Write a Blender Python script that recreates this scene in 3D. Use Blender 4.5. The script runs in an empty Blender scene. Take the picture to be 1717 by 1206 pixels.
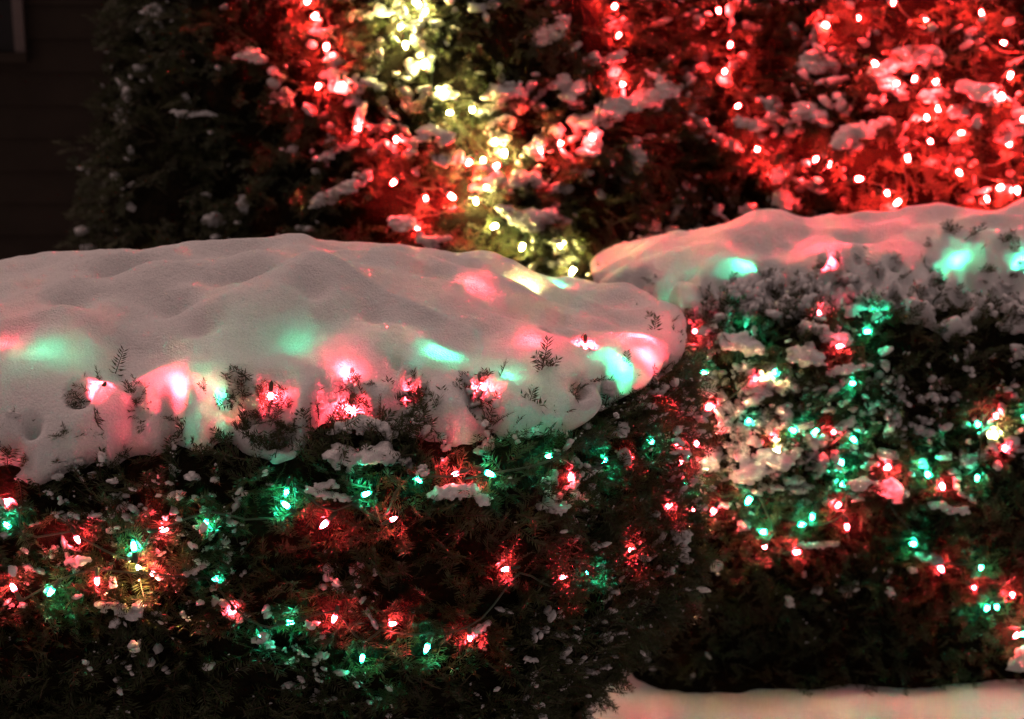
import bpy, math, random
import numpy as np
from mathutils import Vector, Matrix
from mathutils.bvhtree import BVHTree

random.seed(7)
RNG = np.random.default_rng(11)
scn = bpy.context.scene
COL = scn.collection

# ------------------------------------------------------------------ camera
CAM_Z, PITCH, TAN_H = 1.886, math.radians(14.0), 0.297
cam_data = bpy.data.cameras.new('camera')
cam = bpy.data.objects.new('camera', cam_data)
COL.objects.link(cam)
cam.location = (0, 0, CAM_Z)
cam.rotation_euler = (math.radians(90) - PITCH, 0, 0)
cam_data.sensor_width = 36
cam_data.lens = 18 / TAN_H
cam_data.clip_start = 0.05
cam_data.clip_end = 300
cam_data.dof.use_dof = True
cam_data.dof.focus_distance = 3.15
cam_data.dof.aperture_fstop = 3.6
scn.camera = cam

# ------------------------------------------------------------------ night sky
world = bpy.data.worlds.new('World')
scn.world = world
world.use_nodes = True
wn, wl = world.node_tree.nodes, world.node_tree.links
wn.clear()
w_out = wn.new('ShaderNodeOutputWorld')
w_add = wn.new('ShaderNodeAddShader')
w_glow = wn.new('ShaderNodeBackground')          # overcast night sky lit by the town
w_glow.inputs['Color'].default_value = (1.0, 0.74, 0.69, 1)
w_glow.inputs['Strength'].default_value = 0.17
w_sky = wn.new('ShaderNodeTexSky')
w_sky.sky_type = 'NISHITA'
w_sky.sun_disc = False
w_sky.sun_elevation = math.radians(-6)
w_sky.sun_rotation = math.radians(200)
w_bg = wn.new('ShaderNodeBackground')
w_bg.inputs['Strength'].default_value = 0.05
wl.new(w_sky.outputs['Color'], w_bg.inputs['Color'])
wl.new(w_glow.outputs[0], w_add.inputs[0])
wl.new(w_bg.outputs[0], w_add.inputs[1])
wl.new(w_add.outputs[0], w_out.inputs['Surface'])

# soft glow of the low cloud overhead
sun_data = bpy.data.lights.new('sun', 'SUN')
sun_data.energy = 1.08
sun_data.angle = math.radians(70)
sun_data.color = (1.0, 0.61, 0.53)
sun = bpy.data.objects.new('sun', sun_data)
COL.objects.link(sun)
sun.rotation_euler = (math.radians(-16), math.radians(-14), 0)

scn.view_settings.view_transform = 'Standard'
scn.view_settings.look = 'None'
scn.view_settings.exposure = 0.2
scn.view_settings.gamma = 1
scn.view_settings.use_curve_mapping = False
cy = scn.cycles
cy.use_denoising = True
cy.max_bounces = 6
cy.diffuse_bounces = 3
cy.glossy_bounces = 2
cy.transmission_bounces = 4
cy.caustics_reflective = False
cy.caustics_refractive = False
cy.sample_clamp_indirect = 4.0
cy.use_light_tree = True
cy.light_sampling_threshold = 0.0

# ------------------------------------------------------------------ helpers
FOC = 858.5 / TAN_H
FWD = np.array([0, math.cos(PITCH), -math.sin(PITCH)])
UPV = np.array([0, math.sin(PITCH), math.cos(PITCH)])
EYE = np.array([0, 0, CAM_Z])


def ray(px, py):
    d = FWD + UPV * ((603 - py) / FOC) + np.array([(px - 858.5) / FOC, 0, 0])
    return d / np.linalg.norm(d)


def at(px, py, Y):
    d = ray(px, py)
    return EYE + d * (Y / d[1])


def proj(P):
    q = P - EYE
    dep = q @ FWD
    return 858.5 + FOC * q[..., 0] / dep, 603 - FOC * (q @ UPV) / dep


def vnoise(P, seed=0):
    P = np.asarray(P, float)
    I = np.floor(P).astype(np.int64)
    f = P - I
    f = f * f * f * (f * (f * 6 - 15) + 10)
    out = np.zeros(P.shape[:-1])
    for dx in (0, 1):
        for dy in (0, 1):
            for dz in (0, 1):
                h = ((I[..., 0] + dx) * 374761393 + (I[..., 1] + dy) * 668265263 + (I[..., 2] + dz) * 1274126177 + seed * 974711) & 0xFFFFFFFF
                h = ((h ^ (h >> 13)) * 1274126177) & 0xFFFFFFFF
                h = (h ^ (h >> 16)) & 0xFFFF
                w = (f[..., 0] if dx else 1 - f[..., 0]) * (f[..., 1] if dy else 1 - f[..., 1]) * (f[..., 2] if dz else 1 - f[..., 2])
                out += w * (h / 32767.5 - 1)
    return out


def fbm(P, scale, octaves=3, seed=0):
    P = np.asarray(P, float)
    s, a, tot = np.zeros(P.shape[:-1]), 1.0, 0.0
    for o in range(octaves):
        s += a * vnoise(P * scale * 2 ** o + 17.3 * o, seed + o)
        tot += a
        a *= 0.5
    return s / tot


def sstep(x, a, b):
    t = np.clip((x - a) / (b - a), 0, 1)
    return t * t * (3 - 2 * t)


def make_mesh(name, V, faces, mats, midx=None, smooth=True):
    """faces: list of (n,k) int arrays"""
    me = bpy.data.meshes.new(name)
    V = np.asarray(V, np.float32)
    faces = [np.asarray(f, np.int32) for f in faces if len(f)]
    nl = sum(f.size for f in faces)
    npoly = sum(len(f) for f in faces)
    me.vertices.add(len(V))
    me.vertices.foreach_set('co', V.ravel())
    me.loops.add(nl)
    me.loops.foreach_set('vertex_index', np.concatenate([f.ravel() for f in faces]))
    me.polygons.add(npoly)
    tot = np.concatenate([np.full(len(f), f.shape[1], np.int32) for f in faces])
    start = np.concatenate([[0], np.cumsum(tot)[:-1]]).astype(np.int32)
    me.polygons.foreach_set('loop_start', start)
    me.polygons.foreach_set('loop_total', tot)
    if midx is not None:
        me.polygons.foreach_set('material_index', np.asarray(midx, np.int32))
    me.polygons.foreach_set('use_smooth', np.full(npoly, smooth))
    for m in (mats if isinstance(mats, (list, tuple)) else [mats]):
        me.materials.append(m)
    me.update(calc_edges=True)
    me.validate()
    return me


def link(name, me, parent=None, loc=None):
    o = bpy.data.objects.new(name, me)
    COL.objects.link(o)
    if parent:
        o.parent = parent
    if loc is not None:
        o.location = loc
    return o


def tag(o, label=None, cat=None, group=None, kind=None):
    if label: o['label'] = label
    if cat: o['category'] = cat
    if group: o['group'] = group
    if kind: o['kind'] = kind
    return o


def empty(name, loc=(0, 0, 0)):
    o = bpy.data.objects.new(name, None)
    o.empty_display_size = 0.1
    COL.objects.link(o)
    o.location = loc
    return o


def shift(V, root):
    return np.asarray(V) - np.array(root.location)


# ------------------------------------------------------------------ materials
def new_mat(name):
    m = bpy.data.materials.new(name)
    m.use_nodes = True
    nt = m.node_tree
    nt.nodes.clear()
    out = nt.nodes.new('ShaderNodeOutputMaterial')
    return m, nt, out


def noise_color(nt, scale, c1, c2, detail=4):
    tc = nt.nodes.new('ShaderNodeNewGeometry')
    nz = nt.nodes.new('ShaderNodeTexNoise')
    nz.inputs['Scale'].default_value = scale
    nz.inputs['Detail'].default_value = detail
    rp = nt.nodes.new('ShaderNodeValToRGB')
    rp.color_ramp.elements[0].position = 0.3
    rp.color_ramp.elements[1].position = 0.7
    rp.color_ramp.elements[0].color = (*c1, 1)
    rp.color_ramp.elements[1].color = (*c2, 1)
    nt.links.new(tc.outputs['Position'], nz.inputs['Vector'])
    nt.links.new(nz.outputs['Fac'], rp.inputs['Fac'])
    return rp.outputs['Color'], tc


def principled(name, c1, c2, scale, rough, spec=0.5, bump=0.0, bump_scale=60):
    m, nt, out = new_mat(name)
    p = nt.nodes.new('ShaderNodeBsdfPrincipled')
    p.inputs['Roughness'].default_value = rough
    p.inputs['Specular IOR Level'].default_value = spec
    c, tc = noise_color(nt, scale, c1, c2)
    nt.links.new(c, p.inputs['Base Color'])
    if bump:
        nz = nt.nodes.new('ShaderNodeTexNoise')
        nz.inputs['Scale'].default_value = bump_scale
        nz.inputs['Detail'].default_value = 5
        nt.links.new(tc.outputs['Position'], nz.inputs['Vector'])
        b = nt.nodes.new('ShaderNodeBump')
        b.inputs['Strength'].default_value = bump
        b.inputs['Distance'].default_value = 0.01
        nt.links.new(nz.outputs['Fac'], b.inputs['Height'])
        nt.links.new(b.outputs['Normal'], p.inputs['Normal'])
    nt.links.new(p.outputs[0], out.inputs['Surface'])
    return m


def snow_material(name, trans):
    m, nt, out = new_mat(name)
    d = nt.nodes.new('ShaderNodeBsdfDiffuse')
    t = nt.nodes.new('ShaderNodeBsdfTranslucent')
    c, tc = noise_color(nt, 420, (0.74, 0.745, 0.76), (0.95, 0.95, 0.95), 2)
    for n in (d, t):
        nt.links.new(c, n.inputs['Color'])
    prev = None
    for sc, st, di in ((260, 0.8, 0.006), (60, 0.35, 0.008)):
        nz = nt.nodes.new('ShaderNodeTexNoise')
        nz.inputs['Scale'].default_value = sc
        nz.inputs['Detail'].default_value = 4
        nt.links.new(tc.outputs['Position'], nz.inputs['Vector'])
        b = nt.nodes.new('ShaderNodeBump')
        b.inputs['Strength'].default_value = st
        b.inputs['Distance'].default_value = di
        nt.links.new(nz.outputs['Fac'], b.inputs['Height'])
        if prev:
            nt.links.new(prev, b.inputs['Normal'])
        prev = b.outputs['Normal']
    nt.links.new(prev, d.inputs['Normal'])
    mx = nt.nodes.new('ShaderNodeMixShader')
    mx.inputs['Fac'].default_value = trans
    nt.links.new(d.outputs[0], mx.inputs[1])
    nt.links.new(t.outputs[0], mx.inputs[2])
    nt.links.new(mx.outputs[0], out.inputs['Surface'])
    return m


def bulb_material(name, col, strength):
    """glass that is white hot round the diode and deep coloured towards tip and socket"""
    m, nt, out = new_mat(name)
    e = nt.nodes.new('ShaderNodeEmission')
    e.inputs['Color'].default_value = (*col, 1)
    tc = nt.nodes.new('ShaderNodeTexCoord')
    sx = nt.nodes.new('ShaderNodeSeparateXYZ')
    rp = nt.nodes.new('ShaderNodeMapRange')
    rp.interpolation_type = 'SMOOTHSTEP'
    ab = nt.nodes.new('ShaderNodeMath'); ab.operation = 'ADD'; ab.inputs[1].default_value = .0105
    a2 = nt.nodes.new('ShaderNodeMath'); a2.operation = 'ABSOLUTE'
    nt.links.new(tc.outputs['Object'], sx.inputs[0])
    nt.links.new(sx.outputs['Z'], ab.inputs[0])
    nt.links.new(ab.outputs[0], a2.inputs[0])
    nt.links.new(a2.outputs[0], rp.inputs['Value'])
    rp.inputs['From Min'].default_value = .0025
    rp.inputs['From Max'].default_value = .0085
    rp.inputs['To Min'].default_value = strength * 1.7
    rp.inputs['To Max'].default_value = strength * .018
    nt.links.new(rp.outputs['Result'], e.inputs['Strength'])
    nt.links.new(e.outputs[0], out.inputs['Surface'])
    m.cycles.emission_sampling = 'FRONT'
    return m


def needle_material():
    m, nt, out = new_mat('yew_needle')
    p = nt.nodes.new('ShaderNodeBsdfPrincipled')
    p.inputs['Roughness'].default_value = 0.42
    p.inputs['Specular IOR Level'].default_value = 0.45
    c, tc = noise_color(nt, 14, (0.024, 0.037, 0.012), (0.066, 0.082, 0.032), 5)
    nt.links.new(c, p.inputs['Base Color'])
    t = nt.nodes.new('ShaderNodeBsdfTranslucent')
    nt.links.new(c, t.inputs['Color'])
    mx = nt.nodes.new('ShaderNodeMixShader')
    mx.inputs['Fac'].default_value = 0.22
    nt.links.new(p.outputs[0], mx.inputs[1])
    nt.links.new(t.outputs[0], mx.inputs[2])
    nt.links.new(mx.outputs[0], out.inputs['Surface'])
    return m


M = {
    'snow': snow_material('packed_snow', 0.26),
    'clump': snow_material('clump_snow', 0.30),
    'ground': snow_material('ground_snow', 0.0),
    'needle': needle_material(),
    'twig': principled('twig_bark', (0.035, 0.026, 0.016), (0.075, 0.05, 0.03), 40, 0.8),
    'core': principled('inner_shade', (0.004, 0.004, 0.003), (0.014, 0.011, 0.006), 60, 0.95, 0.05, 0.9, 90),  # near-black: the shade deep between the twigs is put into this colour
    'bark': principled('bark', (0.04, 0.03, 0.02), (0.09, 0.07, 0.05), 25, 0.9, 0.2, 0.8, 40),
    'wire': principled('green_wire', (0.018, 0.045, 0.024), (0.03, 0.06, 0.035), 30, 0.35),
    'siding': principled('brown_siding', (0.024, 0.017, 0.013), (0.032, 0.023, 0.017), 6, 0.8, 0.2, 0.2, 30),
    'trim': principled('window_trim', (0.10, 0.075, 0.07), (0.13, 0.10, 0.095), 8, 0.6, 0.3, 0.1),
    'glass': principled('dark_glass', (0.008, 0.008, 0.009), (0.012, 0.012, 0.013), 2, 0.35, 0.15),
    'red': bulb_material('red_bulb_glass', (1.0, 0.040, 0.060), 520),
    'redwarm': bulb_material('warm_red_bulb_glass', (1.0, 0.024, 0.024), 1550),
    'green': bulb_material('green_bulb_glass', (0.03, 1.0, 0.50), 145),
    'buriedred': bulb_material('bright_red_bulb_glass', (1.0, 0.040, 0.060), 1350),
    'buriedgreen': bulb_material('bright_green_bulb_glass', (0.03, 1.0, 0.50), 420),
    'hotwhite': bulb_material('bright_warm_bulb_glass', (1.0, 0.68, 0.34), 1300),
    'white': bulb_material('warm_white_bulb_glass', (1.0, 0.83, 0.27), 720),
}

# ------------------------------------------------------------------ ground
def bands(lo, a, b, hi, fine):
    out = [np.linspace(lo, a, 14)[:-1], np.arange(a, b, fine), np.linspace(b, hi, 14)]
    return np.concatenate(out)


gx = bands(-60, -2.2, 2.8, 60, 0.035)
gy = bands(-20, 2.2, 7.0, 120, 0.035)
GX, GY = np.meshgrid(gx, gy, indexing='ij')


def ground_z(x, y):
    P = np.stack([x, y, np.zeros_like(x)], -1)
    near = np.exp(-((y - 4.2) / 1.8) ** 2)
    z = -0.035 + 0.03 * fbm(P, 1.7, 3, 3) * near + 0.012 * fbm(P, 6, 2, 5) * near
    z += 0.036 * sstep(x, 0.60, 1.15) * np.exp(-((y - 3.98) / 0.22) ** 2) + 0.006 * fbm(P, 17, 2, 6) * near
    z -= 0.055 * np.exp(-(((x - 0.15) / 0.3) ** 2 + ((y - 4.05) / 0.35) ** 2))
    return z


GZ = ground_z(GX, GY)


def grid_faces(nx, ny):
    i = np.arange(nx * ny).reshape(nx, ny)
    return np.stack([i[:-1, :-1], i[1:, :-1], i[1:, 1:], i[:-1, 1:]], -1).reshape(-1, 4)


g_me = make_mesh('snowy_ground', np.stack([GX, GY, GZ], -1).reshape(-1, 3), [grid_faces(*GX.shape)], M['ground'])
tag(link('snowy_ground', g_me), kind='structure', label='snow covered ground with soft mounds in front of the right hedge')


# ------------------------------------------------------------------ box helper
def box(x0, x1, y0, y1, z0, z1):
    V = np.array([[x, y, z] for x in (x0, x1) for y in (y0, y1) for z in (z0, z1)], float)
    F = np.array([[0, 1, 3, 2], [4, 6, 7, 5], [0, 4, 5, 1], [2, 3, 7, 6], [0, 2, 6, 4], [1, 5, 7, 3]])
    return V, F


# ------------------------------------------------------------------ house wall behind
WALL_Y = 7.4
house = empty('house_wall', (-3.0, WALL_Y, 0))
prof = []
z = -0.1
while z < 4.2:
    prof += [(WALL_Y - 0.012, z), (WALL_Y - 0.003, z + 0.139), (WALL_Y - 0.012, z + 0.14)]
    z += 0.14
prof = np.array(prof)
xs = np.array([-7.0, 3.6])
W = np.stack([np.repeat(xs, len(prof)), np.tile(prof[:, 0], 2), np.tile(prof[:, 1], 2)], -1)
n = len(prof)
WF = np.stack([np.arange(n - 1), np.arange(n - 1) + n, np.arange(n - 1) + n + 1, np.arange(n - 1) + 1], -1)
bV, bF = box(-7.0, 3.6, WALL_Y, WALL_Y + 0.2, -0.1, 4.2)
link('siding', make_mesh('siding', shift(np.concatenate([W, bV]), house), [WF, bF + len(W)], M['siding'], smooth=False), house)
# a window whose right casing shows at the top left
pc0, pc1 = at(25, 88, WALL_Y - 0.06), at(42, 88, WALL_Y - 0.06)
xr0, xr1, zs = pc0[0], pc1[0], pc0[2]
win = link('window', make_mesh('window', *[a for a in (lambda V, F: (shift(V, house), [F], M['glass']))(*box(xr0 - 0.8, xr0 - 0.001, WALL_Y - 0.035, WALL_Y - 0.027, zs, zs + 1.3))], smooth=False), house)
for nm, b in (('casing', (xr0, xr1, WALL_Y - 0.06, WALL_Y - 0.025, zs, zs + 1.36)),
              ('casing', (xr0 - 0.86, xr0 - 0.802, WALL_Y - 0.06, WALL_Y - 0.025, zs, zs + 1.36)),
              ('sill', (xr0 - 0.88, xr1 + 0.01, WALL_Y - 0.08, WALL_Y - 0.025, zs - 0.04, zs - 0.002))):
    V, F = box(*b)
    link(nm, make_mesh(nm, shift(V, house), [F], M['siding'] if nm == 'sill' else M['trim'], smooth=False), win)
tag(house, 'dark brown house wall with a window edge, in the gloom behind the evergreens', 'house wall')


# ------------------------------------------------------------------ clipped hedges
class Hedge:
    def __init__(s, center, half, corner, yaw, ztop, R, seed, cut, chamfer=None):
        s.chamfer = chamfer
        s.c, s.h, s.r, s.ztop, s.R, s.seed, s.cut = np.array(center), np.array(half), corner, ztop, R, seed, cut
        s.ca, s.sa = math.cos(yaw), math.sin(yaw)

    def plan(s, u, v):
        qx, qy = np.abs(u) - (s.h[0] - s.r), np.abs(v) - (s.h[1] - s.r)
        d = np.hypot(np.maximum(qx, 0), np.maximum(qy, 0)) + np.minimum(np.maximum(qx, qy), 0) - s.r
        if s.chamfer:                                    # the near right corner is clipped away, softly
            c = (u - s.chamfer[0]) * .8 - (v - s.chamfer[1]) * .6
            h = np.clip(.5 + .5 * (d - c) / .12, 0, 1)
            d = d * h + c * (1 - h) + .12 * h * (1 - h)
        return d

    def inset(s, z):
        return s.cut * sstep(-z, -0.52, -0.12)

    def drape(s, u, v):
        """arc length a past the top edge, base point and normal of the hedge surface for a grid laid over it like a cloth"""
        e = 1e-4
        d = s.plan(u, v)
        gx = (s.plan(u + e, v) - s.plan(u - e, v)) / (2 * e)
        gy = (s.plan(u, v + e) - s.plan(u, v - e)) / (2 * e)
        L = np.maximum(np.hypot(gx, gy), 1e-6)
        gx, gy = gx / L, gy / L
        R = s.R - (.065 * sstep(u, .95, 1.22) if s.R == .125 else 0)     # the right end is clipped squarer
        a = d + R
        th = np.clip(a / R, 0, math.pi / 2)
        o = np.where(a < 0, d, -R + R * np.sin(th))
        zz = np.where(a < 0, s.ztop, s.ztop - R + R * np.cos(th))
        over = np.maximum(a - R * math.pi / 2, 0)
        zz = zz - over
        o = o - s.inset(zz)
        bu, bv = u + gx * (o - d), v + gy * (o - d)
        X = s.c[0] + bu * s.ca - bv * s.sa
        Y = s.c[1] + bu * s.sa + bv * s.ca
        nx, ny = gx * s.ca - gy * s.sa, gx * s.sa + gy * s.ca
        P = np.stack([X, Y, zz], -1)
        N = np.stack([nx * np.sin(th), ny * np.sin(th), np.cos(th)], -1)
        return a, P, N

    def rough(s, P):
        return 0.030 * fbm(P, 9, 3, s.seed) + 0.020 * fbm(P, 3.5, 2, s.seed + 9) - 0.02

    def grid(s, u0, u1, v0, v1, step):
        return np.meshgrid(np.arange(u0, u1, step), np.arange(v0, v1, step), indexing='ij')

    def core(s, u0, u1, v0, v1, step=0.02):
        U, Vv = s.grid(u0, u1, v0, v1, step)
        a, P, N = s.drape(U, Vv)
        t = s.rough(P)
        P = P + N * t[..., None]
        P[..., 2] = np.maximum(P[..., 2], -0.08)
        return P, N, a


def bvh_of(V, F):
    return BVHTree.FromPolygons([tuple(p) for p in V], [tuple(int(i) for i in f) for f in F])


def cast(bvh, px, py):
    h = bvh.ray_cast(Vector(EYE), Vector(ray(px, py)))
    if h[0] is None:
        return None, None
    n = np.array(h[1])
    if n @ ray(px, py) > 0:
        n = -n
    return np.array(h[0]), n


H1 = Hedge((-1.002, 3.50), (1.405, 0.59), 0.52, math.radians(5), 1.01, 0.125, 21, .27, (1.0, -.59))
H2 = Hedge((1.82, 4.56), (1.62, 0.43), 0.36, math.radians(1.0), 0.975, 0.12, 57, .05)


# ------------------------------------------------------------------ needle sprays
def make_shoot(rs, length, nn, nlen, nwid, curve, side_twigs=0, segs=3):
    """one yew shoot along +X, flat in XY, built of needles (2 triangles each) and a thin stem"""
    V, F, mi = [], [], []

    def stem(p0, dirv, L, cv, n_need, tip_r):
        q = [np.array(p0)]
        dcur = np.array(dirv, float)
        seg = segs
        for k in range(seg):
            dcur = dcur + np.array([0, 0, -cv / seg]) + rs.normal(0, 0.05, 3)
            dcur /= np.linalg.norm(dcur)
            q.append(q[-1] + dcur * L / seg)
        q = np.array(q)
        b = len(V)
        for k in range(seg + 1):
            r = tip_r * (1.25 - 0.8 * k / seg)
            for ang in (0, 2.1, 4.2):
                V.append(q[k] + np.array([0, math.cos(ang) * r, math.sin(ang) * r]))
        for k in range(seg):
            for j in range(3):
                i0, i1 = b + k * 3 + j, b + k * 3 + (j + 1) % 3
                F.append((i0, i1, i1 + 3)); mi.append(1)
                F.append((i0, i1 + 3, i0 + 3)); mi.append(1)
        for i in range(n_need):
            f = (0.06 + 0.94 * (i + rs.uniform(-.3, .3)) / n_need)
            f = min(max(f, 0.02), 0.999) * seg
            k = int(f)
            p = q[k] + (q[k + 1] - q[k]) * (f - k)
            d = q[k + 1] - q[k]
            d /= np.linalg.norm(d)
            sd = np.cross([0, 0, 1], d)
            sd /= np.linalg.norm(sd)
            up = np.cross(d, sd)
            sgn = 1 if i % 2 else -1
            fr = f / seg
            an = math.radians(rs.uniform(50, 78) * (1 - 0.45 * fr ** 3))
            el = rs.normal(0.18, 0.30)
            nd = d * math.cos(an) + sd * sgn * math.sin(an) * math.cos(el) + up * math.sin(an) * math.sin(el)
            nd /= np.linalg.norm(nd)
            ln = nlen * rs.uniform(0.75, 1.1) * (1 - 0.35 * fr ** 4) * (0.75 + 0.25 * min(fr * 5, 1))
            wv = np.cross(nd, up)
            wv = wv / np.linalg.norm(wv)
            wv = wv + up * rs.uniform(-.5, .5)
            wv = wv / np.linalg.norm(wv) * nwid
            bend = -up * ln * rs.uniform(0.02, 0.14)
            b = len(V)
            V.extend([p, p + nd * ln * .45 + wv, p + nd * ln + bend, p + nd * ln * .45 - wv])
            F.append((b, b + 1, b + 2)); mi.append(0)
            F.append((b, b + 2, b + 3)); mi.append(0)
        return q

    q = stem((0, 0, 0), (1, 0, 0), length, curve, nn, 0.0013)
    for k in range(side_twigs):
        j = rs.integers(1, max(2, segs - 1))
        sg = 1 if k % 2 else -1
        stem(q[j], (0.75, 0.65 * sg, 0.05), length * rs.uniform(.35, .55), curve, int(nn * .45), 0.001)
    return np.array(V), np.array(F), np.array(mi)


rs = np.random.default_rng(5)
YEW = [make_shoot(rs, rs.uniform(.055, .09), rs.integers(26, 36), .0210, .00150, rs.uniform(-.3, .5), k % 3) for k in range(14)]
SOFT = [make_shoot(rs, rs.uniform(.07, .12), rs.integers(18, 25), .017, .0022, rs.uniform(-.1, .9), 2, 2) for k in range(12)]


def frames(D, roll):
    """rotation matrices with X along D, Y roughly horizontal, rolled"""
    D = D / np.linalg.norm(D, axis=1, keepdims=True)
    Z0 = np.tile([0, 0, 1.0], (len(D), 1)) + RNG.normal(0, .15, (len(D), 3))
    Yv = np.cross(Z0, D)
    Yv /= np.maximum(np.linalg.norm(Yv, axis=1, keepdims=True), 1e-6)
    Zv = np.cross(D, Yv)
    c, s_ = np.cos(roll)[:, None], np.sin(roll)[:, None]
    return np.stack([D, Yv * c + Zv * s_, -Yv * s_ + Zv * c], -1)


def merge_protos(protos, P, Rm, S, pick):
    Vs, Fs, Ms, off = [], [], [], 0
    for k, (V, F, mi) in enumerate(protos):
        idx = np.where(pick == k)[0]
        if not len(idx):
            continue
        W = np.einsum('nij,vj->nvi', Rm[idx] * S[idx, None, None], V) + P[idx, None, :]
        Vs.append(W.reshape(-1, 3))
        Fs.append((F[None] + (np.arange(len(idx)) * len(V))[:, None, None]).reshape(-1, 3) + off)
        Ms.append(np.tile(mi, len(idx)))
        off += len(idx) * len(V)
    return np.concatenate(Vs), np.concatenate(Fs), np.concatenate(Ms)


def sample_surface(V, F, N, count, weight):
    """random points on quads, chosen by area times weight"""
    A, B, C, D = V[F[:, 0]], V[F[:, 1]], V[F[:, 2]], V[F[:, 3]]
    ar = np.linalg.norm(np.cross(C - A, D - B), axis=1) * .5 * weight
    fi = RNG.choice(len(F), count, p=ar / ar.sum())
    r1, r2 = RNG.random((2, count, 1))
    P = A[fi] * (1 - r1) * (1 - r2) + B[fi] * r1 * (1 - r2) + C[fi] * r1 * r2 + D[fi] * (1 - r1) * r2
    return P, N[F[fi, 0]], fi


def in_view(P, pad=170):
    px, py = proj(P)
    return (px > -pad) & (px < 1717 + pad) & (py > -pad) & (py < 1206 + pad)


# ------------------------------------------------------------------ snow caps
def snow_cap(hg, u0, u1, v0, v1, step, t_of_x, limit, pits, dimples, rag, seed, lip, patchy, back_lim=0.12):
    U, Vv = hg.grid(u0, u1, v0, v1, step)
    a, P, N = hg.drape(U, Vv)
    d = hg.plan(U, Vv)
    inside = np.clip(-d, 0, 1)
    t0 = np.interp(P[..., 0], *t_of_x)
    lipf = np.interp(P[..., 0], *lip)
    t = t0 * (lipf + (1 - lipf) * sstep(inside, -0.02, 0.46))
    Q = np.stack([U, Vv * 1.5, np.zeros_like(U)], -1)
    top = sstep(inside, 0.0, 0.15)
    t += (0.028 * fbm(Q, 3.2, 2, seed) + 0.026 * fbm(Q, 7, 2, seed + 3)) * (0.45 + 0.55 * top)
    Qr = np.stack([U * .75 + .25 * Vv, Vv * 1.9, np.zeros_like(U)], -1)
    t += (0.044 * (0.5 - np.abs(fbm(Qr + .3 * fbm(Qr, 2.5, 1, seed + 2)[..., None], 2.6, 1, seed + 17))) - .014) * top
    t *= np.where(a > 0, 1 - 0.30 * sstep(a, 0.10, 0.35), 1)
    # ragged lower edge of the drape
    px, py = proj(P + N * 0.04)
    front = (Vv < 0.15) | (px > 1075 if hg is H1 else px < 1100)
    lim = np.where(front, np.interp(px, *limit), back_lim)
    lim = lim + rag * (1 - .85 * sstep(P[..., 0], .12, .30) * (hg is H1)) * (1.3 * fbm(P, 11, 3, seed + 5) + 0.25 * fbm(P, 45, 2, seed + 6))
    if hg is H1:
        wr = sstep(P[..., 0], .12, .24)
        lim = lim * (1 - wr) + wr * (.055 + .012 * fbm(P, 12, 2, seed + 5))
    wid = 0.05
    x = np.clip((a - (lim - wid)) / wid, 0, 1)
    tc = hg.rough(P)
    low = tc - 0.03
    t = (t - low) * np.sqrt(np.maximum(1 - x * x, 0)) + low
    t += 0.0035 * fbm(P, 40, 2, seed + 8)
    pw = np.interp(px, *patchy) * (sstep(a, 0.03, 0.14) if hg is H1 else sstep(a, -.09, .05))
    t += pw * (0.085 * fbm(P * np.array([1, 1, 1.4]), 14, 3, seed + 14) - 0.046)
    S = P + N * t[..., None]
    F = grid_faces(*U.shape)
    bv = bvh_of(S.reshape(-1, 3)[:, :], F)
    centers = []
    wob = 1 + 0.35 * fbm(P, 24, 2, seed + 11)
    for (qx, qy, r, dep, kind) in pits:
        h, nn = cast(bv, qx, qy)
        if h is None:
            continue
        if dep > .085:
            centers.append((h, nn, r / 850))
        dist = np.linalg.norm((S - h) * np.array([1, 0.55, 0.85]), axis=-1) * wob / (r * 1.1 / 850)
        msk = 1 - sstep(dist, 0.55, 1.12)
        t -= (.045 if dep > .085 else dep * .6) * msk
    for (qx, qy, rx, ry, dep) in dimples:
        h, nn = cast(bv, qx, qy)
        if h is None:
            continue
        e = ((S[..., 0] - h[0]) / (rx / 800)) ** 2 + ((S[..., 1] - h[1]) / (ry / 800 * 3.2)) ** 2
        t -= 1.5 * dep * np.exp(-e)
    for _ in range(2):
        t[1:-1, 1:-1] = t[1:-1, 1:-1] * .4 + .15 * (t[:-2, 1:-1] + t[2:, 1:-1] + t[1:-1, :-2] + t[1:-1, 2:])
    S = P + N * t[..., None]
    keep = (a < lim + 0.012)
    k = keep[:-1, :-1] & keep[1:, :-1] & keep[1:, 1:] & keep[:-1, 1:]
    F = F[k.reshape(-1)]
    V = S.reshape(-1, 3)
    used = np.zeros(len(V), bool)
    used[F.ravel()] = True
    re = np.cumsum(used) - 1
    return V[used], re[F], centers


def a_limit(hg, bv, pts):
    """where the photographed lower snow edge lies on the hedge, as arc length past its top edge"""
    xs_, as_ = [], []
    for (px, py) in pts:
        h, n_ = cast(bv, px, py)
        if h is None:
            continue
        zz = h[2]
        a = hg.R * math.pi / 2 + (hg.ztop - hg.R - zz) if zz < hg.ztop - hg.R else hg.R * math.acos(min(1, (zz - hg.ztop + hg.R) / hg.R))
        xs_.append(px); as_.append(a)
    return np.array(xs_), np.array(as_)


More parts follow.
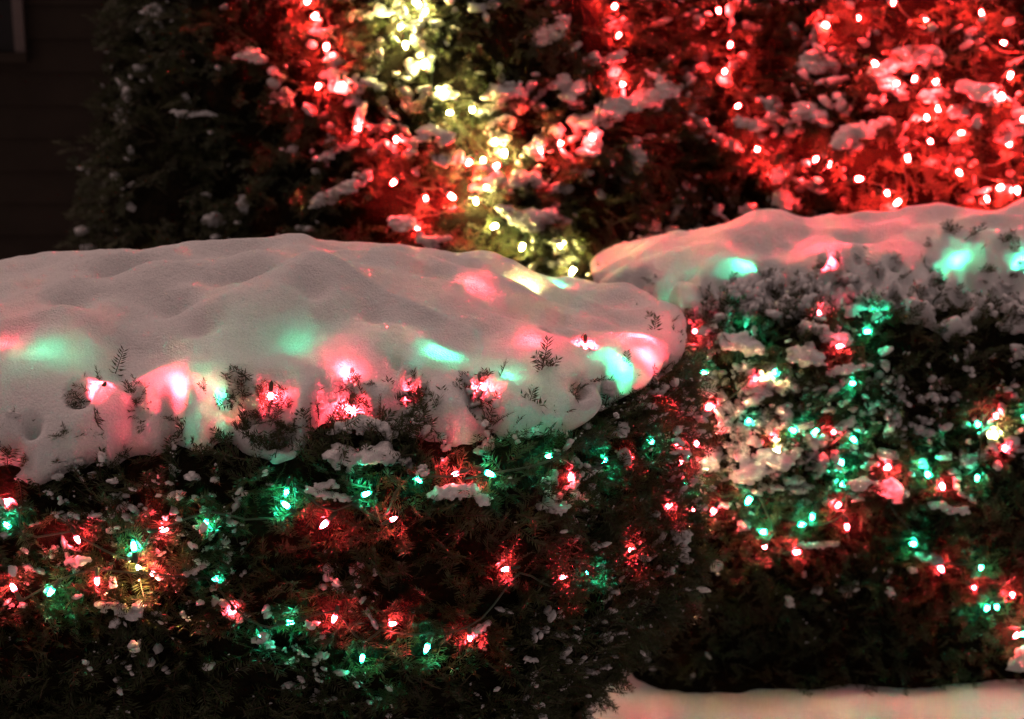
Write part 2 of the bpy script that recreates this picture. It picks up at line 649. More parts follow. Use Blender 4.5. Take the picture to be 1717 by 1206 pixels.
def build_hedge(hg, name, label, ncore, nshoot, extent, snow_top, lim_pts, pits, dimples, rag, seed, step, cap_extent, cap_label, root_xy, lip, buried, patchy):
    P, N, a = hg.core(*extent)
    V, Nf = P.reshape(-1, 3), N.reshape(-1, 3)
    F = grid_faces(*a.shape)
    bv_core = bvh_of(V, F)
    root = empty(name, (*root_xy, 0))
    tag(root, label, 'hedge')
    lim = a_limit(hg, bv_core, lim_pts)
    cV, cF, centers = snow_cap(hg, *cap_extent, step, snow_top, lim, pits, dimples, rag, seed, lip, patchy)
    cap = link('snow_blanket', make_mesh('snow_blanket', cV - np.array([*root_xy, hg.ztop]), [cF], M['snow']), None, (*root_xy, hg.ztop))
    tag(cap, cap_label, 'snow')
    # core hollowed and shoots thinned round buried bulbs, shaped so their glow spreads unshadowed
    bv_cap = bvh_of(cV, cF)
    glow_room = np.array([p for p in (cast(bv_cap, x, y)[0] for (x, y) in buried) if p is not None])
    mw = np.max([np.exp(-(np.linalg.norm(V - p, axis=1) / .065) ** 2) for p in glow_room], axis=0)
    V = V - Nf * (.045 * mw)[:, None]
    bv_core = bvh_of(V, F)
    link('shade_core', make_mesh('shade_core', shift(V, root), [F], M['core']), root)  # solid dark sheet behind the shoots, standing in for the hedge's inner shade
    # shoots: thick on the faces, thinner under the snow's edge
    fa = a.reshape(-1)[F[:, 0]]
    cen = V[F].mean(1)
    w = (in_view(cen) & (fa > -0.10)).astype(float)
    toward = (Nf[F[:, 0]] * (EYE - cen)).sum(1) / np.linalg.norm(EYE - cen, axis=1)
    w *= np.where(toward > -0.15, 1, 0.1)
    w *= np.where(fa < 0.05, 0.4, 1.0)
    w *= np.where(cen[:, 2] < -0.03, 0, 1)
    if hg is H1:
        w *= np.where((fa < -.02) & (cen[:, 0] > .02), 0.02, 1)
    Ps, Ns, fi = sample_surface(V, F, Nf, nshoot, w)
    far = np.min(np.linalg.norm(Ps[:, None] - glow_room[None], axis=2), axis=1) > .042
    Ps, Ns = Ps[far], Ns[far]
    # twig tips crowding the pits where the snow is thin
    eP, eN = [], []
    for (c, nn, r) in centers:
        k = int(8000 * r * r) + 6
        tg = RNG.normal(0, 1, (k, 3))
        tg -= nn * (tg @ nn)[:, None]
        eP.append(c - nn * .040 + tg * r * .42)
        eN.append(np.tile(nn, (k, 1)) * .9 + np.array([0, -.25, 0]) + tg * .25)
    eP, eN = np.concatenate(eP), np.concatenate(eN)
    ok = np.min(np.linalg.norm(eP[:, None] - glow_room[None], axis=2), axis=1) > .020
    eP, eN = eP[ok], eN[ok]
    nx_ = len(eP)
    Ps, Ns = np.concatenate([Ps, eP]), np.concatenate([Ns, eN])
    nS = len(Ps)
    dep_ = RNG.uniform(-.03, .014, (nS, 1))
    dep_[nS - nx_:] *= .4
    Ps = Ps + Ns * dep_
    D = Ns * .75 + np.array([0, 0, .42]) + RNG.normal(0, .48, (nS, 3))
    roll = RNG.normal(0, .7, nS)
    Rm = frames(D, roll)
    S = RNG.uniform(.62, 1.12, nS)
    if nx_:
        S[nS - nx_:] *= .60
    fv, ff, fm = merge_protos(YEW, Ps, Rm, S, RNG.integers(0, len(YEW), nS))
    tag(link('foliage', make_mesh('foliage', shift(fv, root), [ff], [M['needle'], M['twig']], fm, smooth=False), root), kind='stuff')
    # stems that show below the skirt
    for k in range(5):
        u = -hg.h[0] + 2 * hg.h[0] * (k + .5) / 5
        x, y = hg.c[0] + u * hg.ca, hg.c[1] + u * hg.sa
        sv, sf = tube(np.array([[x, y, -.03], [x + .02, y + .01, .3], [x - .03, y - .02, .62]]), np.array([.035, .028, .018]), 8)
        link('stem', make_mesh('stem', shift(sv, root), [sf], M['bark']), root)
    return dict(root=root, core=bv_core, cap=bv_cap, P=Ps, D=Rm[:, :, 0], S=S, N=Ns)


def tube(Q, r, sides=6, cap=True, flat=1.0):
    """swept tube along points Q with radii r"""
    Q = np.asarray(Q, float)
    T = np.gradient(Q, axis=0)
    T /= np.maximum(np.linalg.norm(T, axis=1, keepdims=True), 1e-9)
    ref = np.array([0, 0, 1.0]) if abs(T[:, 2]).mean() < .8 else np.array([0, 1.0, 0])
    A = np.cross(ref, T)
    A /= np.maximum(np.linalg.norm(A, axis=1, keepdims=True), 1e-9)
    B = np.cross(T, A)
    an = np.linspace(0, 2 * math.pi, sides, endpoint=False)
    ring = A[:, None] * np.cos(an)[None, :, None] + B[:, None] * np.sin(an)[None, :, None] * flat
    V = (Q[:, None] + ring * np.asarray(r)[:, None, None]).reshape(-1, 3)
    n_, F = len(Q), []
    for i in range(n_ - 1):
        for j in range(sides):
            F.append((i * sides + j, i * sides + (j + 1) % sides, (i + 1) * sides + (j + 1) % sides, (i + 1) * sides + j))
    return V, np.array(F)


PITS1 = [(130, 652, 20, .13, 'p'), (235, 668, 24, .13, 'p'), (300, 668, 22, .05, 'p'), (392, 650, 26, .15, 'p'), (450, 672, 46, .17, 'p'),
         (585, 690, 40, .15, 'p'), (690, 672, 34, .13, 'p'), (812, 655, 30, .13, 'p'), (688, 632, 12, .10, 'p'), (980, 578, 17, .12, 'p'),
         (915, 550, 7, .06, 'p'), (978, 645, 14, .12, 'p'), (665, 608, 7, .05, 'p'), (50, 712, 14, .07, 'p'), (480, 720, 26, .12, 'p'), (535, 745, 40, .15, 'p'),
         (210, 625, 16, .05, 'p')]
DIMS1 = [(190, 458, 30, 14, .03), (440, 440, 46, 12, .035), (395, 458, 50, 12, .02), (295, 492, 34, 9, .03), (590, 412, 40, 8, .015),
         (60, 465, 30, 8, .02), (240, 560, 70, 26, .03), (180, 600, 50, 14, .02), (640, 470, 60, 14, .015), (470, 560, 90, 20, -.02),
         (540, 545, 50, 10, .012), (700, 530, 90, 14, .012), (880, 520, 80, 14, .012), (120, 500, 34, 10, .02), (340, 530, 30, 9, .02), (520, 470, 28, 9, .022), (740, 450, 34, 9, .02), (620, 510, 30, 9, .018), (820, 545, 26, 9, .016), (230, 440, 24, 8, .02), (950, 530, 22, 9, .014)]
LIM1 = [(0, 770), (60, 782), (120, 766), (180, 785), (240, 752), (300, 750), (370, 742), (430, 748), (490, 768), (510, 740), (540, 700), (600, 695),
        (640, 700), (720, 698), (770, 680), (800, 666), (840, 640), (870, 640), (900, 670), (960, 674), (1000, 684), (1020, 662), (1050, 640),
        (1062, 622), (1110, 612), (1160, 618)]
h1 = build_hedge(H1, 'clipped_hedge', 'dark clipped yew hedge in the foreground, strung with red and green lights', 0, 5600,
                 (-1.25, 2.45, -1.62, 1.4), ((-1.5, -1.32, -1.15, -.95, -.48, -.25, 0, .15, .28, .42), (.05, .08, .155, .19, .235, .21, .155, .11, .085, .075)),
                 LIM1, PITS1, DIMS1, .040, 31, .005, (-.75, 1.95, -1.05, .95),
                 'smooth thick snow cap on the foreground hedge, glowing where red and green lights are buried', (-.5, 3.55), ((-1, -.4, -.05, .2, .4), (.35, .22, .30, .75, 1.0)),
                 [(3, 578), (62, 588), (155, 655), (303, 650), (368, 668), (500, 580), (583, 625), (740, 590), (850, 632), (893, 572), (1042, 612), (1073, 562), (1080, 592), (930, 478), (885, 477), (800, 476)],
                 ((0, 300, 520, 700, 1000, 1160), (.15, .3, .75, .5, .2, 0)))

PITS2 = [(1235, 492, 36, .13, 'p'), (1298, 462, 34, .13, 'p'), (1340, 472, 34, .13, 'p'), (1390, 462, 22, .12, 'p'), (1412, 452, 20, .11, 'p'),
         (1345, 520, 30, .13, 'p'), (1610, 395, 30, .03, 'p'), (1690, 415, 26, .035, 'p'), (1560, 440, 10, .09, 'p'), (1470, 455, 12, .09, 'p'),
         (1500, 500, 14, .09, 'p'), (1550, 500, 15, .09, 'p'), (1640, 470, 20, .11, 'p'), (1085, 485, 16, .10, 'p'), (1525, 465, 8, .08, 'p'),
         (1700, 470, 24, .12, 'p'), (1450, 520, 16, .1, 'p'), (1190, 505, 20, .1, 'p'), (1265, 520, 22, .1, 'p'), (1430, 490, 18, .1, 'p'), (1480, 535, 20, .1, 'p'), (1525, 525, 22, .1, 'p'),
         (1580, 520, 20, .1, 'p'), (1615, 500, 22, .1, 'p'), (1670, 505, 22, .1, 'p'), (1650, 535, 20, .1, 'p'), (1710, 520, 22, .1, 'p'), (1575, 465, 14, .1, 'p'), (1500, 440, 12, .1, 'p'), (1440, 425, 9, .1, 'p')]
DIMS2 = [(1360, 378, 40, 8, .02), (1440, 395, 50, 9, .025), (1300, 410, 60, 10, .012), (1330, 352, 26, 6, .02), (1240, 400, 40, 12, -.012)]
LIM2 = [(1000, 462), (1050, 470), (1080, 476), (1110, 490), (1135, 508), (1180, 512), (1210, 498), (1260, 500), (1300, 500), (1330, 498), (1370, 520),
        (1400, 500), (1430, 540), (1480, 560), (1560, 548), (1640, 545), (1717, 540)]
h2 = build_hedge(H2, 'clipped_hedge', 'snow flecked clipped hedge on the right, behind the end of the foreground hedge', 0, 4000,
                 (-2.66, .05, -1.46, 1.2), ((.2, .3, .42, .6, .9, 1.2, 1.8), (.06, .10, .145, .16, .185, .205, .21)),
                 LIM2, PITS2, DIMS2, .075, 77, .006, (-2.1, -.05, -.95, .8),
                 'thick snow cap on the right hedge, red lit along its top by the evergreen behind', (1.0, 4.5), ((.2, .4, .6, 1.5), (.7, .5, .3, .3)),
                 [(1248, 445), (1390, 447), (1605, 437), (1708, 438)],
                 ((1000, 1160, 1260, 1380, 1450, 1717), (0, .4, .9, .9, 1.6, 1.6)))
h1['cap_obj'], h2['cap_obj'] = bpy.data.objects['snow_blanket'], bpy.data.objects['snow_blanket.001']


# ------------------------------------------------------------------ evergreens behind
def evergreen(label, cx, cy_, r0, lean, seed, nshoot, lobes, th0, th1):
    nth, nz = 110, 140
    th = np.linspace(th0, th1, nth)
    zz = np.linspace(.12, 3.3, nz)
    TH, ZZ = np.meshgrid(th, zz, indexing='ij')
    rr = r0 * np.where(ZZ < .9, 1 - .12 * (1 - ZZ / .9), 1 - .18 * (ZZ - .9))
    rr = rr * np.sqrt(np.clip((3.35 - ZZ) / 1.0, 0.001, 1))
    base = np.stack([np.cos(TH), np.sin(TH), np.zeros_like(TH)], -1)
    P = base * rr[..., None] + np.stack([np.full_like(TH, cx), np.full_like(TH, cy_), ZZ], -1)
    disp = .10 * fbm(P * np.array([1, 1, .8]), 3.4, 2, seed) + .045 * fbm(P, 10, 3, seed + 4)
    P = P + base * disp[..., None]
    for (px, py, rx, rz, amt) in lobes:                 # boughs that stand out of the crown
        q = at(px, py, cy_ - r0 + .05)
        w = np.exp(-((P[..., 0] - q[0]) / rx) ** 2 - ((P[..., 2] - q[2]) / rz) ** 2)
        P[..., 1] -= amt * w
    F = grid_faces(nth, nz)
    e1 = np.gradient(P, axis=0); e2 = np.gradient(P, axis=1)
    N = np.cross(e1, e2)
    N /= np.maximum(np.linalg.norm(N, axis=-1, keepdims=True), 1e-9)
    N *= np.sign((N * base).sum(-1, keepdims=True) + 1e-9)
    V, Nf = P.reshape(-1, 3), N.reshape(-1, 3)
    root = empty('evergreen_tree', (cx, cy_, 0))
    tag(root, label, 'tree')
    sv, sf = tube(np.array([[cx, cy_, -.05], [cx + .02, cy_, .9], [cx, cy_ + .02, 2.0], [cx, cy_, 3.2]]), np.array([.13, .10, .06, .02]), 10)
    link('trunk', make_mesh('trunk', shift(sv, root), [sf], M['bark']), root)
    link('shade_core', make_mesh('shade_core', shift(V, root), [F], M['core']), root)  # dark backing sheet in place of the shaded depth of the crown
    cen = V[F].mean(1)
    w = (in_view(cen, 260)).astype(float) * ((Nf[F[:, 0]] * (EYE - cen)).sum(1) > -.4)
    w = w + 0.04 * ((Nf[F[:, 0]] * (EYE - cen)).sum(1) > -.4) * (cen[:, 2] < 2.6)
    Ps, Ns, _ = sample_surface(V, F, Nf, nshoot, w)
    n_ = len(Ps)
    Ps = Ps + Ns * RNG.uniform(-.03, .05, (n_, 1))
    D = Ns * .8 + np.array([0, 0, .05]) + RNG.normal(0, .45, (n_, 3))
    Rm = frames(D, RNG.normal(0, .6, n_))
    S = RNG.uniform(.7, 1.35, n_)
    fv, ff, fm = merge_protos(SOFT, Ps, Rm, S, RNG.integers(0, len(SOFT), n_))
    tag(link('crown', make_mesh('crown', shift(fv, root), [ff], [M['needle'], M['twig']], fm, smooth=False), root), kind='stuff')
    return dict(root=root, core=bvh_of(V, F), P=Ps, D=Rm[:, :, 0], S=S, N=Ns)


t1 = evergreen('broad dark evergreen behind the foreground hedge, strung with red and warm white lights', -.33, 6.18, 1.12, 0, 101, 4600,
               [(1090, 240, .16, .13, .16), (580, 330, .12, .06, .10), (870, 360, .12, .08, .08), (1000, 230, .1, .06, .08), (730, 235, .08, .06, .08), (560, 150, .1, .06, .08)],
               math.radians(172), math.radians(368))
t2 = evergreen('evergreen at the right rear, thick with clustered red lights and snow', 1.50, 6.32, 1.20, 0, 140, 4000,
               [(1400, 220, .22, .12, .10), (1540, 120, .16, .1, .1), (1640, 160, .14, .1, .1), (1690, 250, .15, .1, .1)],
               math.radians(165), math.radians(375))

# ------------------------------------------------------------------ light strings
def lathe(prof, sides):
    V, F = [], []
    for (r, z_) in prof:
        for j in range(sides):
            an = 2 * math.pi * j / sides
            V.append((r * math.cos(an), r * math.sin(an), z_))
    for i in range(len(prof) - 1):
        for j in range(sides):
            F.append((i * sides + j, i * sides + (j + 1) % sides, (i + 1) * sides + (j + 1) % sides, (i + 1) * sides + j))
    return np.array(V), np.array(F)


bulb_prof = [(.0008, -.0215), (.0022, -.019), (.0036, -.014), (.0044, -.009), (.0042, -.004), (.003, 0)]
sock_prof = [(.003, -.0005), (.0042, .0005), (.0045, .008), (.0042, .016), (.0022, .019), (.0012, .021)]
bv_, bf_ = lathe(bulb_prof, 7)
bf_ = bf_[:, ::-1]
BULB = {k: make_mesh('bulb', bv_, [bf_], M[k]) for k in ('red', 'redwarm', 'green', 'white', 'buriedred', 'buriedgreen', 'hotwhite')}
sv_, sf_ = lathe(sock_prof, 7)
SOCK = make_mesh('socket', sv_, [sf_[:, ::-1]], M['wire'])
BULB_LABEL = {'hotwhite': 'bright warm white bulb', 'buriedred': 'red bulb glowing through snow', 'buriedgreen': 'green bulb glowing through snow', 'red': 'glowing red bulb', 'redwarm': 'glowing red bulb', 'green': 'glowing green bulb', 'white': 'glowing warm white bulb'}
ALL_BULBS = []


def light_string(label, plant, bulbs, cat='light string', wire_off=.015, scale=1.0):
    """bulbs: (px, py, colour, mode, depth); mode f = out of the foliage by depth, s = buried depth under the snow"""
    pos = []
    R0 = np.random.default_rng(len(label))
    for (px, py, c, mode, dep) in bulbs:
        if mode == 'w':                                  # round the hedge's end, out of the camera's sight: px, py, dep are x, y, z
            pos.append((np.array([px, py, dep]), np.array([1.0, 0, 0]), c, 'f'))
            continue
        if mode in 'sp':
            h, n_ = cast(plant['cap'], px, py)
            if h is None:
                h, n_ = cast(plant['core'], px, py)
            if h is None:
                continue
            p = h - n_ * max(dep, .011) if mode == 's' else h + n_ * dep
        else:
            h, n_ = cast(plant['core'], px, py)
            if h is None:
                continue
            p = h - ray(px, py) * dep * (R0.uniform(.5, .9) if plant in (h1, h2) else (R0.uniform(.95, 1.35) if py > 0 else R0.uniform(1.3, 1.9)))
        pos.append((p, n_, c, mode))
    root = empty('light_string', tuple(pos[0][0]))
    tag(root, label, cat)
    pts = []
    wire_off = .042 if plant in (h1, h2) else .05
    sock_tops = []
    for i, (p, n_, c, mode) in enumerate(pos):
        b = link('bulb', BULB[c], root)
        tilt = R0.normal(0, .6, 2)
        mat = Matrix.Rotation(tilt[0], 4, 'X') @ Matrix.Rotation(tilt[1], 4, 'Y')
        if R0.random() < .5 and mode == 'f':
            mat = Matrix.Rotation(R0.uniform(-.6, 2.2), 4, 'X') @ Matrix.Rotation(R0.uniform(-2.2, 2.2), 4, 'Y') @ mat
        scl = scale * R0.uniform(.8, 1.1)
        if mode == 's':
            tg = np.cross(n_, R0.normal(0, 1, 3))
            mat = Vector(tg).to_track_quat('Z', 'Y').to_matrix().to_4x4()
        # the bulb's middle stands at p
        mid = mat @ Vector((0, 0, -.011))
        b.matrix_local = Matrix.Translation(Vector(p) - Vector(pos[0][0]) - mid * scl) @ mat @ Matrix.Scale(scl, 4)
        b['label'] = BULB_LABEL[c]
        s = link('socket', SOCK, b)
        sock_tops.append(np.array(p) - np.array(mid * scl) + np.array(mat @ Vector((0, 0, .021))) * scl)
        ALL_BULBS.append((p, c, plant))
    for i in range(len(sock_tops)):
        pts.append(sock_tops[i])
        if i + 1 < len(sock_tops):
            A, B = sock_tops[i], sock_tops[i + 1]
            L = np.linalg.norm(B - A)
            k = max(2, int(L / .03))
            for j in range(1, k):
                f = j / k
                q = A * (1 - f) + B * f - np.array([0, 0, .10 * L * 4 * f * (1 - f)]) + R0.normal(0, .003, 3)
                hit = plant['core'].find_nearest(Vector(q))
                if hit[0] is not None:
                    c_, nn = np.array(hit[0]), np.array(hit[1])
                    if nn @ (EYE - c_) < 0:
                        nn = -nn
                    w = 4 * f * (1 - f)
                    q = q * (1 - w) + (c_ + nn * wire_off) * w
                pts.append(q)
    pts = np.array(pts)
    for _ in range(1):
        pts[1:-1] = pts[1:-1] * .6 + (pts[:-2] + pts[2:]) * .2
    wv, wf = tube(pts, np.full(len(pts), .0021), 5)
    link('wire', make_mesh('wire', wv - pos[0][0], [wf], M['wire']), root)
    return root


R_, G_, WR, WW, BR, BG = 'red', 'green', 'redwarm', 'white', 'buriedred', 'buriedgreen'
light_string('upper string of red and green lights buried along the snow edge of the foreground hedge', h1, [
    (3, 578, R_, 's', .034), (62, 588, G_, 's', .048), (155, 655, BR, 's', .015), (303, 650, BR, 's', .018), (368, 668, G_, 's', .014),
    (452, 674, R_, 'p', .014), (500, 580, G_, 's', .045), (583, 625, BR, 's', .017), (690, 670, R_, 'p', .014), (740, 590, BG, 's', .022),
    (806, 652, R_, 'p', .014), (590, 688, R_, 'p', .010), (850, 632, G_, 's', .022), (893, 572, R_, 's', .026), (984, 582, R_, 'p', .012), (1042, 612, BG, 's', .015),
    (1073, 562, BR, 's', .018), (1083, 598, BR, 's', .017), (935, 478, G_, 's', .024), (885, 477, WW, 's', .030), (800, 476, R_, 's', .03)])
light_string('middle string of mixed lights across the foreground hedge, just under its snow', h1, [
    (12, 842, R_, 'f', .045), (10, 880, G_, 'f', .01), (130, 905, R_, 'f', .05), (224, 915, G_, 'f', .065), (275, 888, R_, 'f', .04), (345, 878, G_, 'f', .07),
    (478, 846, G_, 'f', .07), (480, 826, G_, 'f', .03), (543, 880, R_, 'f', .055), (615, 828, G_, 'f', .05), (660, 870, R_, 'f', .055), (702, 805, G_, 'f', .04), (763, 795, R_, 'f', .04),
    (822, 795, G_, 'f', .045), (790, 822, R_, 'f', .02), (920, 765, G_, 'f', .06), (957, 800, R_, 'f', .03), (1012, 773, G_, 'f', .05), (1056, 768, R_, 'f', .04),
    (1090, 740, G_, 'f', .05), (1105, 697, R_, 'f', .045), (1135, 745, R_, 'f', .035), (1142, 775, R_, 'f', .045), (1150, 815, G_, 'f', .05), (1122, 848, R_, 'f', .055),
    (0.413, 3.74, R_, 'w', .60), (0.418, 3.78, 'hotwhite', 'w', .76), (0.408, 3.84, G_, 'w', .70), (0.403, 3.86, R_, 'w', .84), (0.388, 3.93, 'hotwhite', 'w', .62), (0.418, 3.80, 'hotwhite', 'w', .54), (0.403, 3.90, 'hotwhite', 'w', .78), (0.388, 3.95, R_, 'w', .72)])
light_string('lower string of mixed lights sagging across the foreground hedge face', h1, [
    (22, 985, R_, 'f', .085), (85, 993, G_, 'f', .085), (163, 975, R_, 'f', .075), (232, 952, WW, 'f', .05), (256, 962, R_, 'f', .045), (362, 972, G_, 'f', .02), (390, 1025, R_, 'f', .055),
    (440, 1068, G_, 'f', .015), (487, 1044, G_, 'f', .085), (560, 1038, R_, 'f', .05), (607, 1105, G_, 'f', .05), (659, 1046, R_, 'f', .06), (715, 1088, G_, 'f', .065), (788, 1070, R_, 'f', .05),
    (847, 955, R_, 'f', .045), (945, 968, R_, 'f', .04), (985, 962, G_, 'f', .02), (1058, 922, R_, 'f', .05)])
light_string('top string of red and green lights along the snow edge of the right hedge', h2, [
    (1077, 468, G_, 'f', .07), (1137, 522, G_, 'f', .05), (1167, 557, R_, 'f', .06), (1240, 572, G_, 'f', .03), (1248, 445, BG, 's', .014), (1373, 525, R_, 'f', .05), (1390, 447, BR, 's', .014), (1408, 580, R_, 'f', .05),
    (1455, 556, G_, 'f', .05), (1470, 530, G_, 'f', .02), (1605, 437, BG, 's', .013), (1708, 438, BG, 's', .013)], scale=1.15)
light_string('middle string of mixed lights across the snowy face of the right hedge', h2, [
    (1180, 626, G_, 'f', .06), (1190, 682, R_, 'f', .06), (1267, 633, R_, 'f', .045), (1283, 628, WW, 'f', .02), (1300, 625, G_, 'f', .03), (1428, 643, G_, 'f', .07), (1256, 706, G_, 'f', .055), (1298, 735, R_, 'f', .05),
    (1330, 722, G_, 'f', .045), (1366, 726, G_, 'f', .05), (1398, 724, R_, 'f', .06), (1432, 738, G_, 'f', .05), (1300, 757, WW, 'f', .03), (1410, 778, G_, 'f', .04), (1488, 784, R_, 'f', .05), (1545, 780, G_, 'f', .06), (1556, 796, G_, 'f', .06),
    (1580, 816, R_, 'f', .055), (1638, 803, G_, 'f', .055), (1640, 712, G_, 'f', .05), (1670, 697, R_, 'f', .06), (1685, 752, R_, 'f', .055), (1668, 728, WW, 'f', .02), (1720, 700, G_, 'f', .04)], scale=1.15)
light_string('lower string of mixed lights looping down the right hedge', h2, [
    (1168, 745, R_, 'f', .05), (1196, 858, R_, 'f', .06), (1255, 840, G_, 'f', .06), (1280, 892, G_, 'f', .07), (1282, 917, R_, 'f', .07), (1337, 926, R_, 'f', .07), (1362, 867, G_, 'f', .06), (1345, 880, G_, 'f', .04), (1420, 884, R_, 'f', .06),
    (1405, 848, R_, 'f', .06), (1413, 812, G_, 'f', .05), (1490, 815, R_, 'f', .06), (1530, 912, G_, 'f', .06), (1578, 954, R_, 'f', .06), (1645, 952, G_, 'f', .07), (1634, 986, R_, 'f', .07), (1697, 998, R_, 'f', .065),
    (1655, 1020, G_, 'f', .06), (1671, 1018, G_, 'f', .06), (1704, 1066, R_, 'f', .07), (1714, 1064, G_, 'f', .075)], scale=1.15)
light_string('string of warm white lights winding down the dark evergreen', t1, [
    (560, -420, WW, 'f', .09), (600, -330, WW, 'f', .09), (575, -250, WW, 'f', .09), (640, -170, WW, 'f', .09), (615, -90, WW, 'f', .09), (650, -20, WW, 'f', .06), (700, 6, WW, 'f', .09), (714, 18, WW, 'f', .08), (672, 45, WW, 'f', .03), (680, 76, WW, 'f', .08), (711, 108, WW, 'f', .10), (740, 158, WW, 'f', .05), (755, 190, WW, 'f', .03), (792, 184, WW, 'f', .08), (830, 238, WW, 'f', .08),
    (846, 258, WW, 'f', .05), (810, 270, WW, 'f', .03), (815, 312, WW, 'f', .05), (798, 338, WW, 'f', .04), (828, 380, WW, 'f', .09), (875, 415, WW, 'f', .11), (940, 410, WW, 'f', .11), (960, 455, WW, 'f', .06)], scale=1.35)
light_string('string of red lights down the left side of the dark evergreen', t1, [
    (600, -560, WR, 'f', .09), (540, -500, WR, 'f', .09), (470, -470, WR, 'f', .09), (380, -420, WR, 'f', .09), (430, -350, WR, 'f', .09), (400, -280, WR, 'f', .09), (450, -210, WR, 'f', .09), (440, -140, WR, 'f', .09), (480, -80, WR, 'f', .09), (500, -18, WR, 'f', .08), (515, 3, WR, 'f', .09), (527, 28, WR, 'f', .09), (547, 80, WR, 'f', .09), (533, 146, WR, 'f', .06), (574, 145, WR, 'f', .08), (600, 215, WR, 'f', .09), (664, 235, WR, 'f', .08), (660, 306, WR, 'f', .09), (714, 333, WR, 'f', .08),
    (758, 330, WR, 'f', .06), (786, 273, WR, 'f', .08), (832, 278, WR, 'f', .07), (700, 385, WR, 'f', .03)], scale=1.3)
light_string('string of red lights hanging between the two evergreens', t1, [
    (700, -600, WR, 'f', .1), (780, -560, WR, 'f', .1), (720, -490, WR, 'f', .1), (760, -430, WR, 'f', .1), (840, -360, WR, 'f', .1), (800, -300, WR, 'f', .1), (900, -240, WR, 'f', .1), (880, -170, WR, 'f', .1), (960, -120, WR, 'f', .1), (1000, -50, WR, 'f', .1),
    (1030, 12, WR, 'f', .09), (1037, 60, WR, 'f', .09), (1032, 128, WR, 'f', .06), (1044, 141, WR, 'f', .09), (993, 230, WR, 'f', .08), (940, 240, WR, 'f', .09), (904, 254, WR, 'f', .09)], scale=1.3)
light_string('long string of red lights crowded over the right rear evergreen', t2, [
    (1205, 18, WR, 'f', .09), (1224, 76, WR, 'f', .09), (1215, 121, WR, 'f', .09), (1237, 178, WR, 'f', .09), (1270, 250, WR, 'f', .02), (1300, 290, WR, 'f', .02), (1367, 268, WR, 'f', .09), (1391, 276, WR, 'f', .08), (1441, 300, WR, 'f', .09), (1488, 325, WR, 'f', .09),
    (1504, 340, WR, 'f', .09), (1522, 266, WR, 'f', .09), (1560, 237, WR, 'f', .10), (1611, 223, WR, 'f', .10), (1573, 182, WR, 'f', .09), (1554, 198, WR, 'f', .09), (1502, 140, WR, 'f', .09), (1468, 107, WR, 'f', .10), (1533, 133, WR, 'f', .09),
    (1569, 137, WR, 'f', .09), (1550, 31, WR, 'f', .09), (1498, 5, WR, 'f', .09), (1440, 30, WR, 'f', .02), (1386, 43, WR, 'f', .09), (1440, -20, WR, 'f', .05),
    (1380, -70, WR, 'f', .1), (1300, -110, WR, 'f', .1), (1250, -170, WR, 'f', .1), (1350, -200, WR, 'f', .1), (1450, -160, WR, 'f', .1), (1520, -230, WR, 'f', .1), (1420, -290, WR, 'f', .1), (1320, -330, WR, 'f', .1), (1400, -400, WR, 'f', .1), (1500, -360, WR, 'f', .1), (1480, -450, WR, 'f', .1), (1420, -490, WR, 'f', .1), (1530, -520, WR, 'f', .1), (1600, -480, WR, 'f', .1), (1640, -540, WR, 'f', .1), (1560, -590, WR, 'f', .1), (1500, -640, WR, 'f', .1), (1620, -650, WR, 'f', .1), (1700, -590, WR, 'f', .1)], scale=1.3)
light_string('string of red lights down the far right edge of the rear evergreen', t2, [
    (1560, -420, WR, 'f', .1), (1620, -350, WR, 'f', .1), (1580, -280, WR, 'f', .1), (1660, -220, WR, 'f', .1), (1620, -150, WR, 'f', .1), (1680, -80, WR, 'f', .1), (1600, -15, WR, 'f', .05), (1646, 22, WR, 'f', .09), (1683, 72, WR, 'f', .10), (1694, 127, WR, 'f', .10), (1680, 163, WR, 'f', .09), (1715, 200, WR, 'f', .05), (1690, 240, WR, 'f', .03), (1609, 290, WR, 'f', .09), (1676, 315, WR, 'f', .10), (1655, 335, WR, 'f', .09), (1706, 320, WR, 'f', .10), (1740, 280, WR, 'f', .06)], scale=1.3)

# ------------------------------------------------------------------ snow clumps
def ico_lumps(seed, n_, sub, lobes):
    import bmesh
    out = []
    g = np.random.default_rng(seed)
    for k in range(n_):
        Vs, Fs = [], []
        for l in range(lobes):
            bm = bmesh.new()
            bmesh.ops.create_icosphere(bm, subdivisions=sub, radius=1)
            V = np.array([v.co[:] for v in bm.verts])
            F = np.array([[v.index for v in f.verts] for f in bm.faces])
            bm.free()
            V = V * (1 + .55 * fbm(V, 1.1, 2, seed + k + 90 * l) + .5 * fbm(V, 2.7, 2, seed + k + 50 + 90 * l))[:, None]
            V[:, 2] = np.where(V[:, 2] < 0, V[:, 2] * .5, V[:, 2] * .85)
            if lobes > 1:
                V = V * g.uniform(.45, .85) + g.normal(0, 1, 3) * np.array([.62, .5, .3])
            Fs.append(F + sum(len(v) for v in Vs))
            Vs.append(V)
        F = np.concatenate(Fs)
        out.append((np.concatenate(Vs), F, np.zeros(len(F), int)))
    return out


ICO = ico_lumps(700, 12, 3, 1)


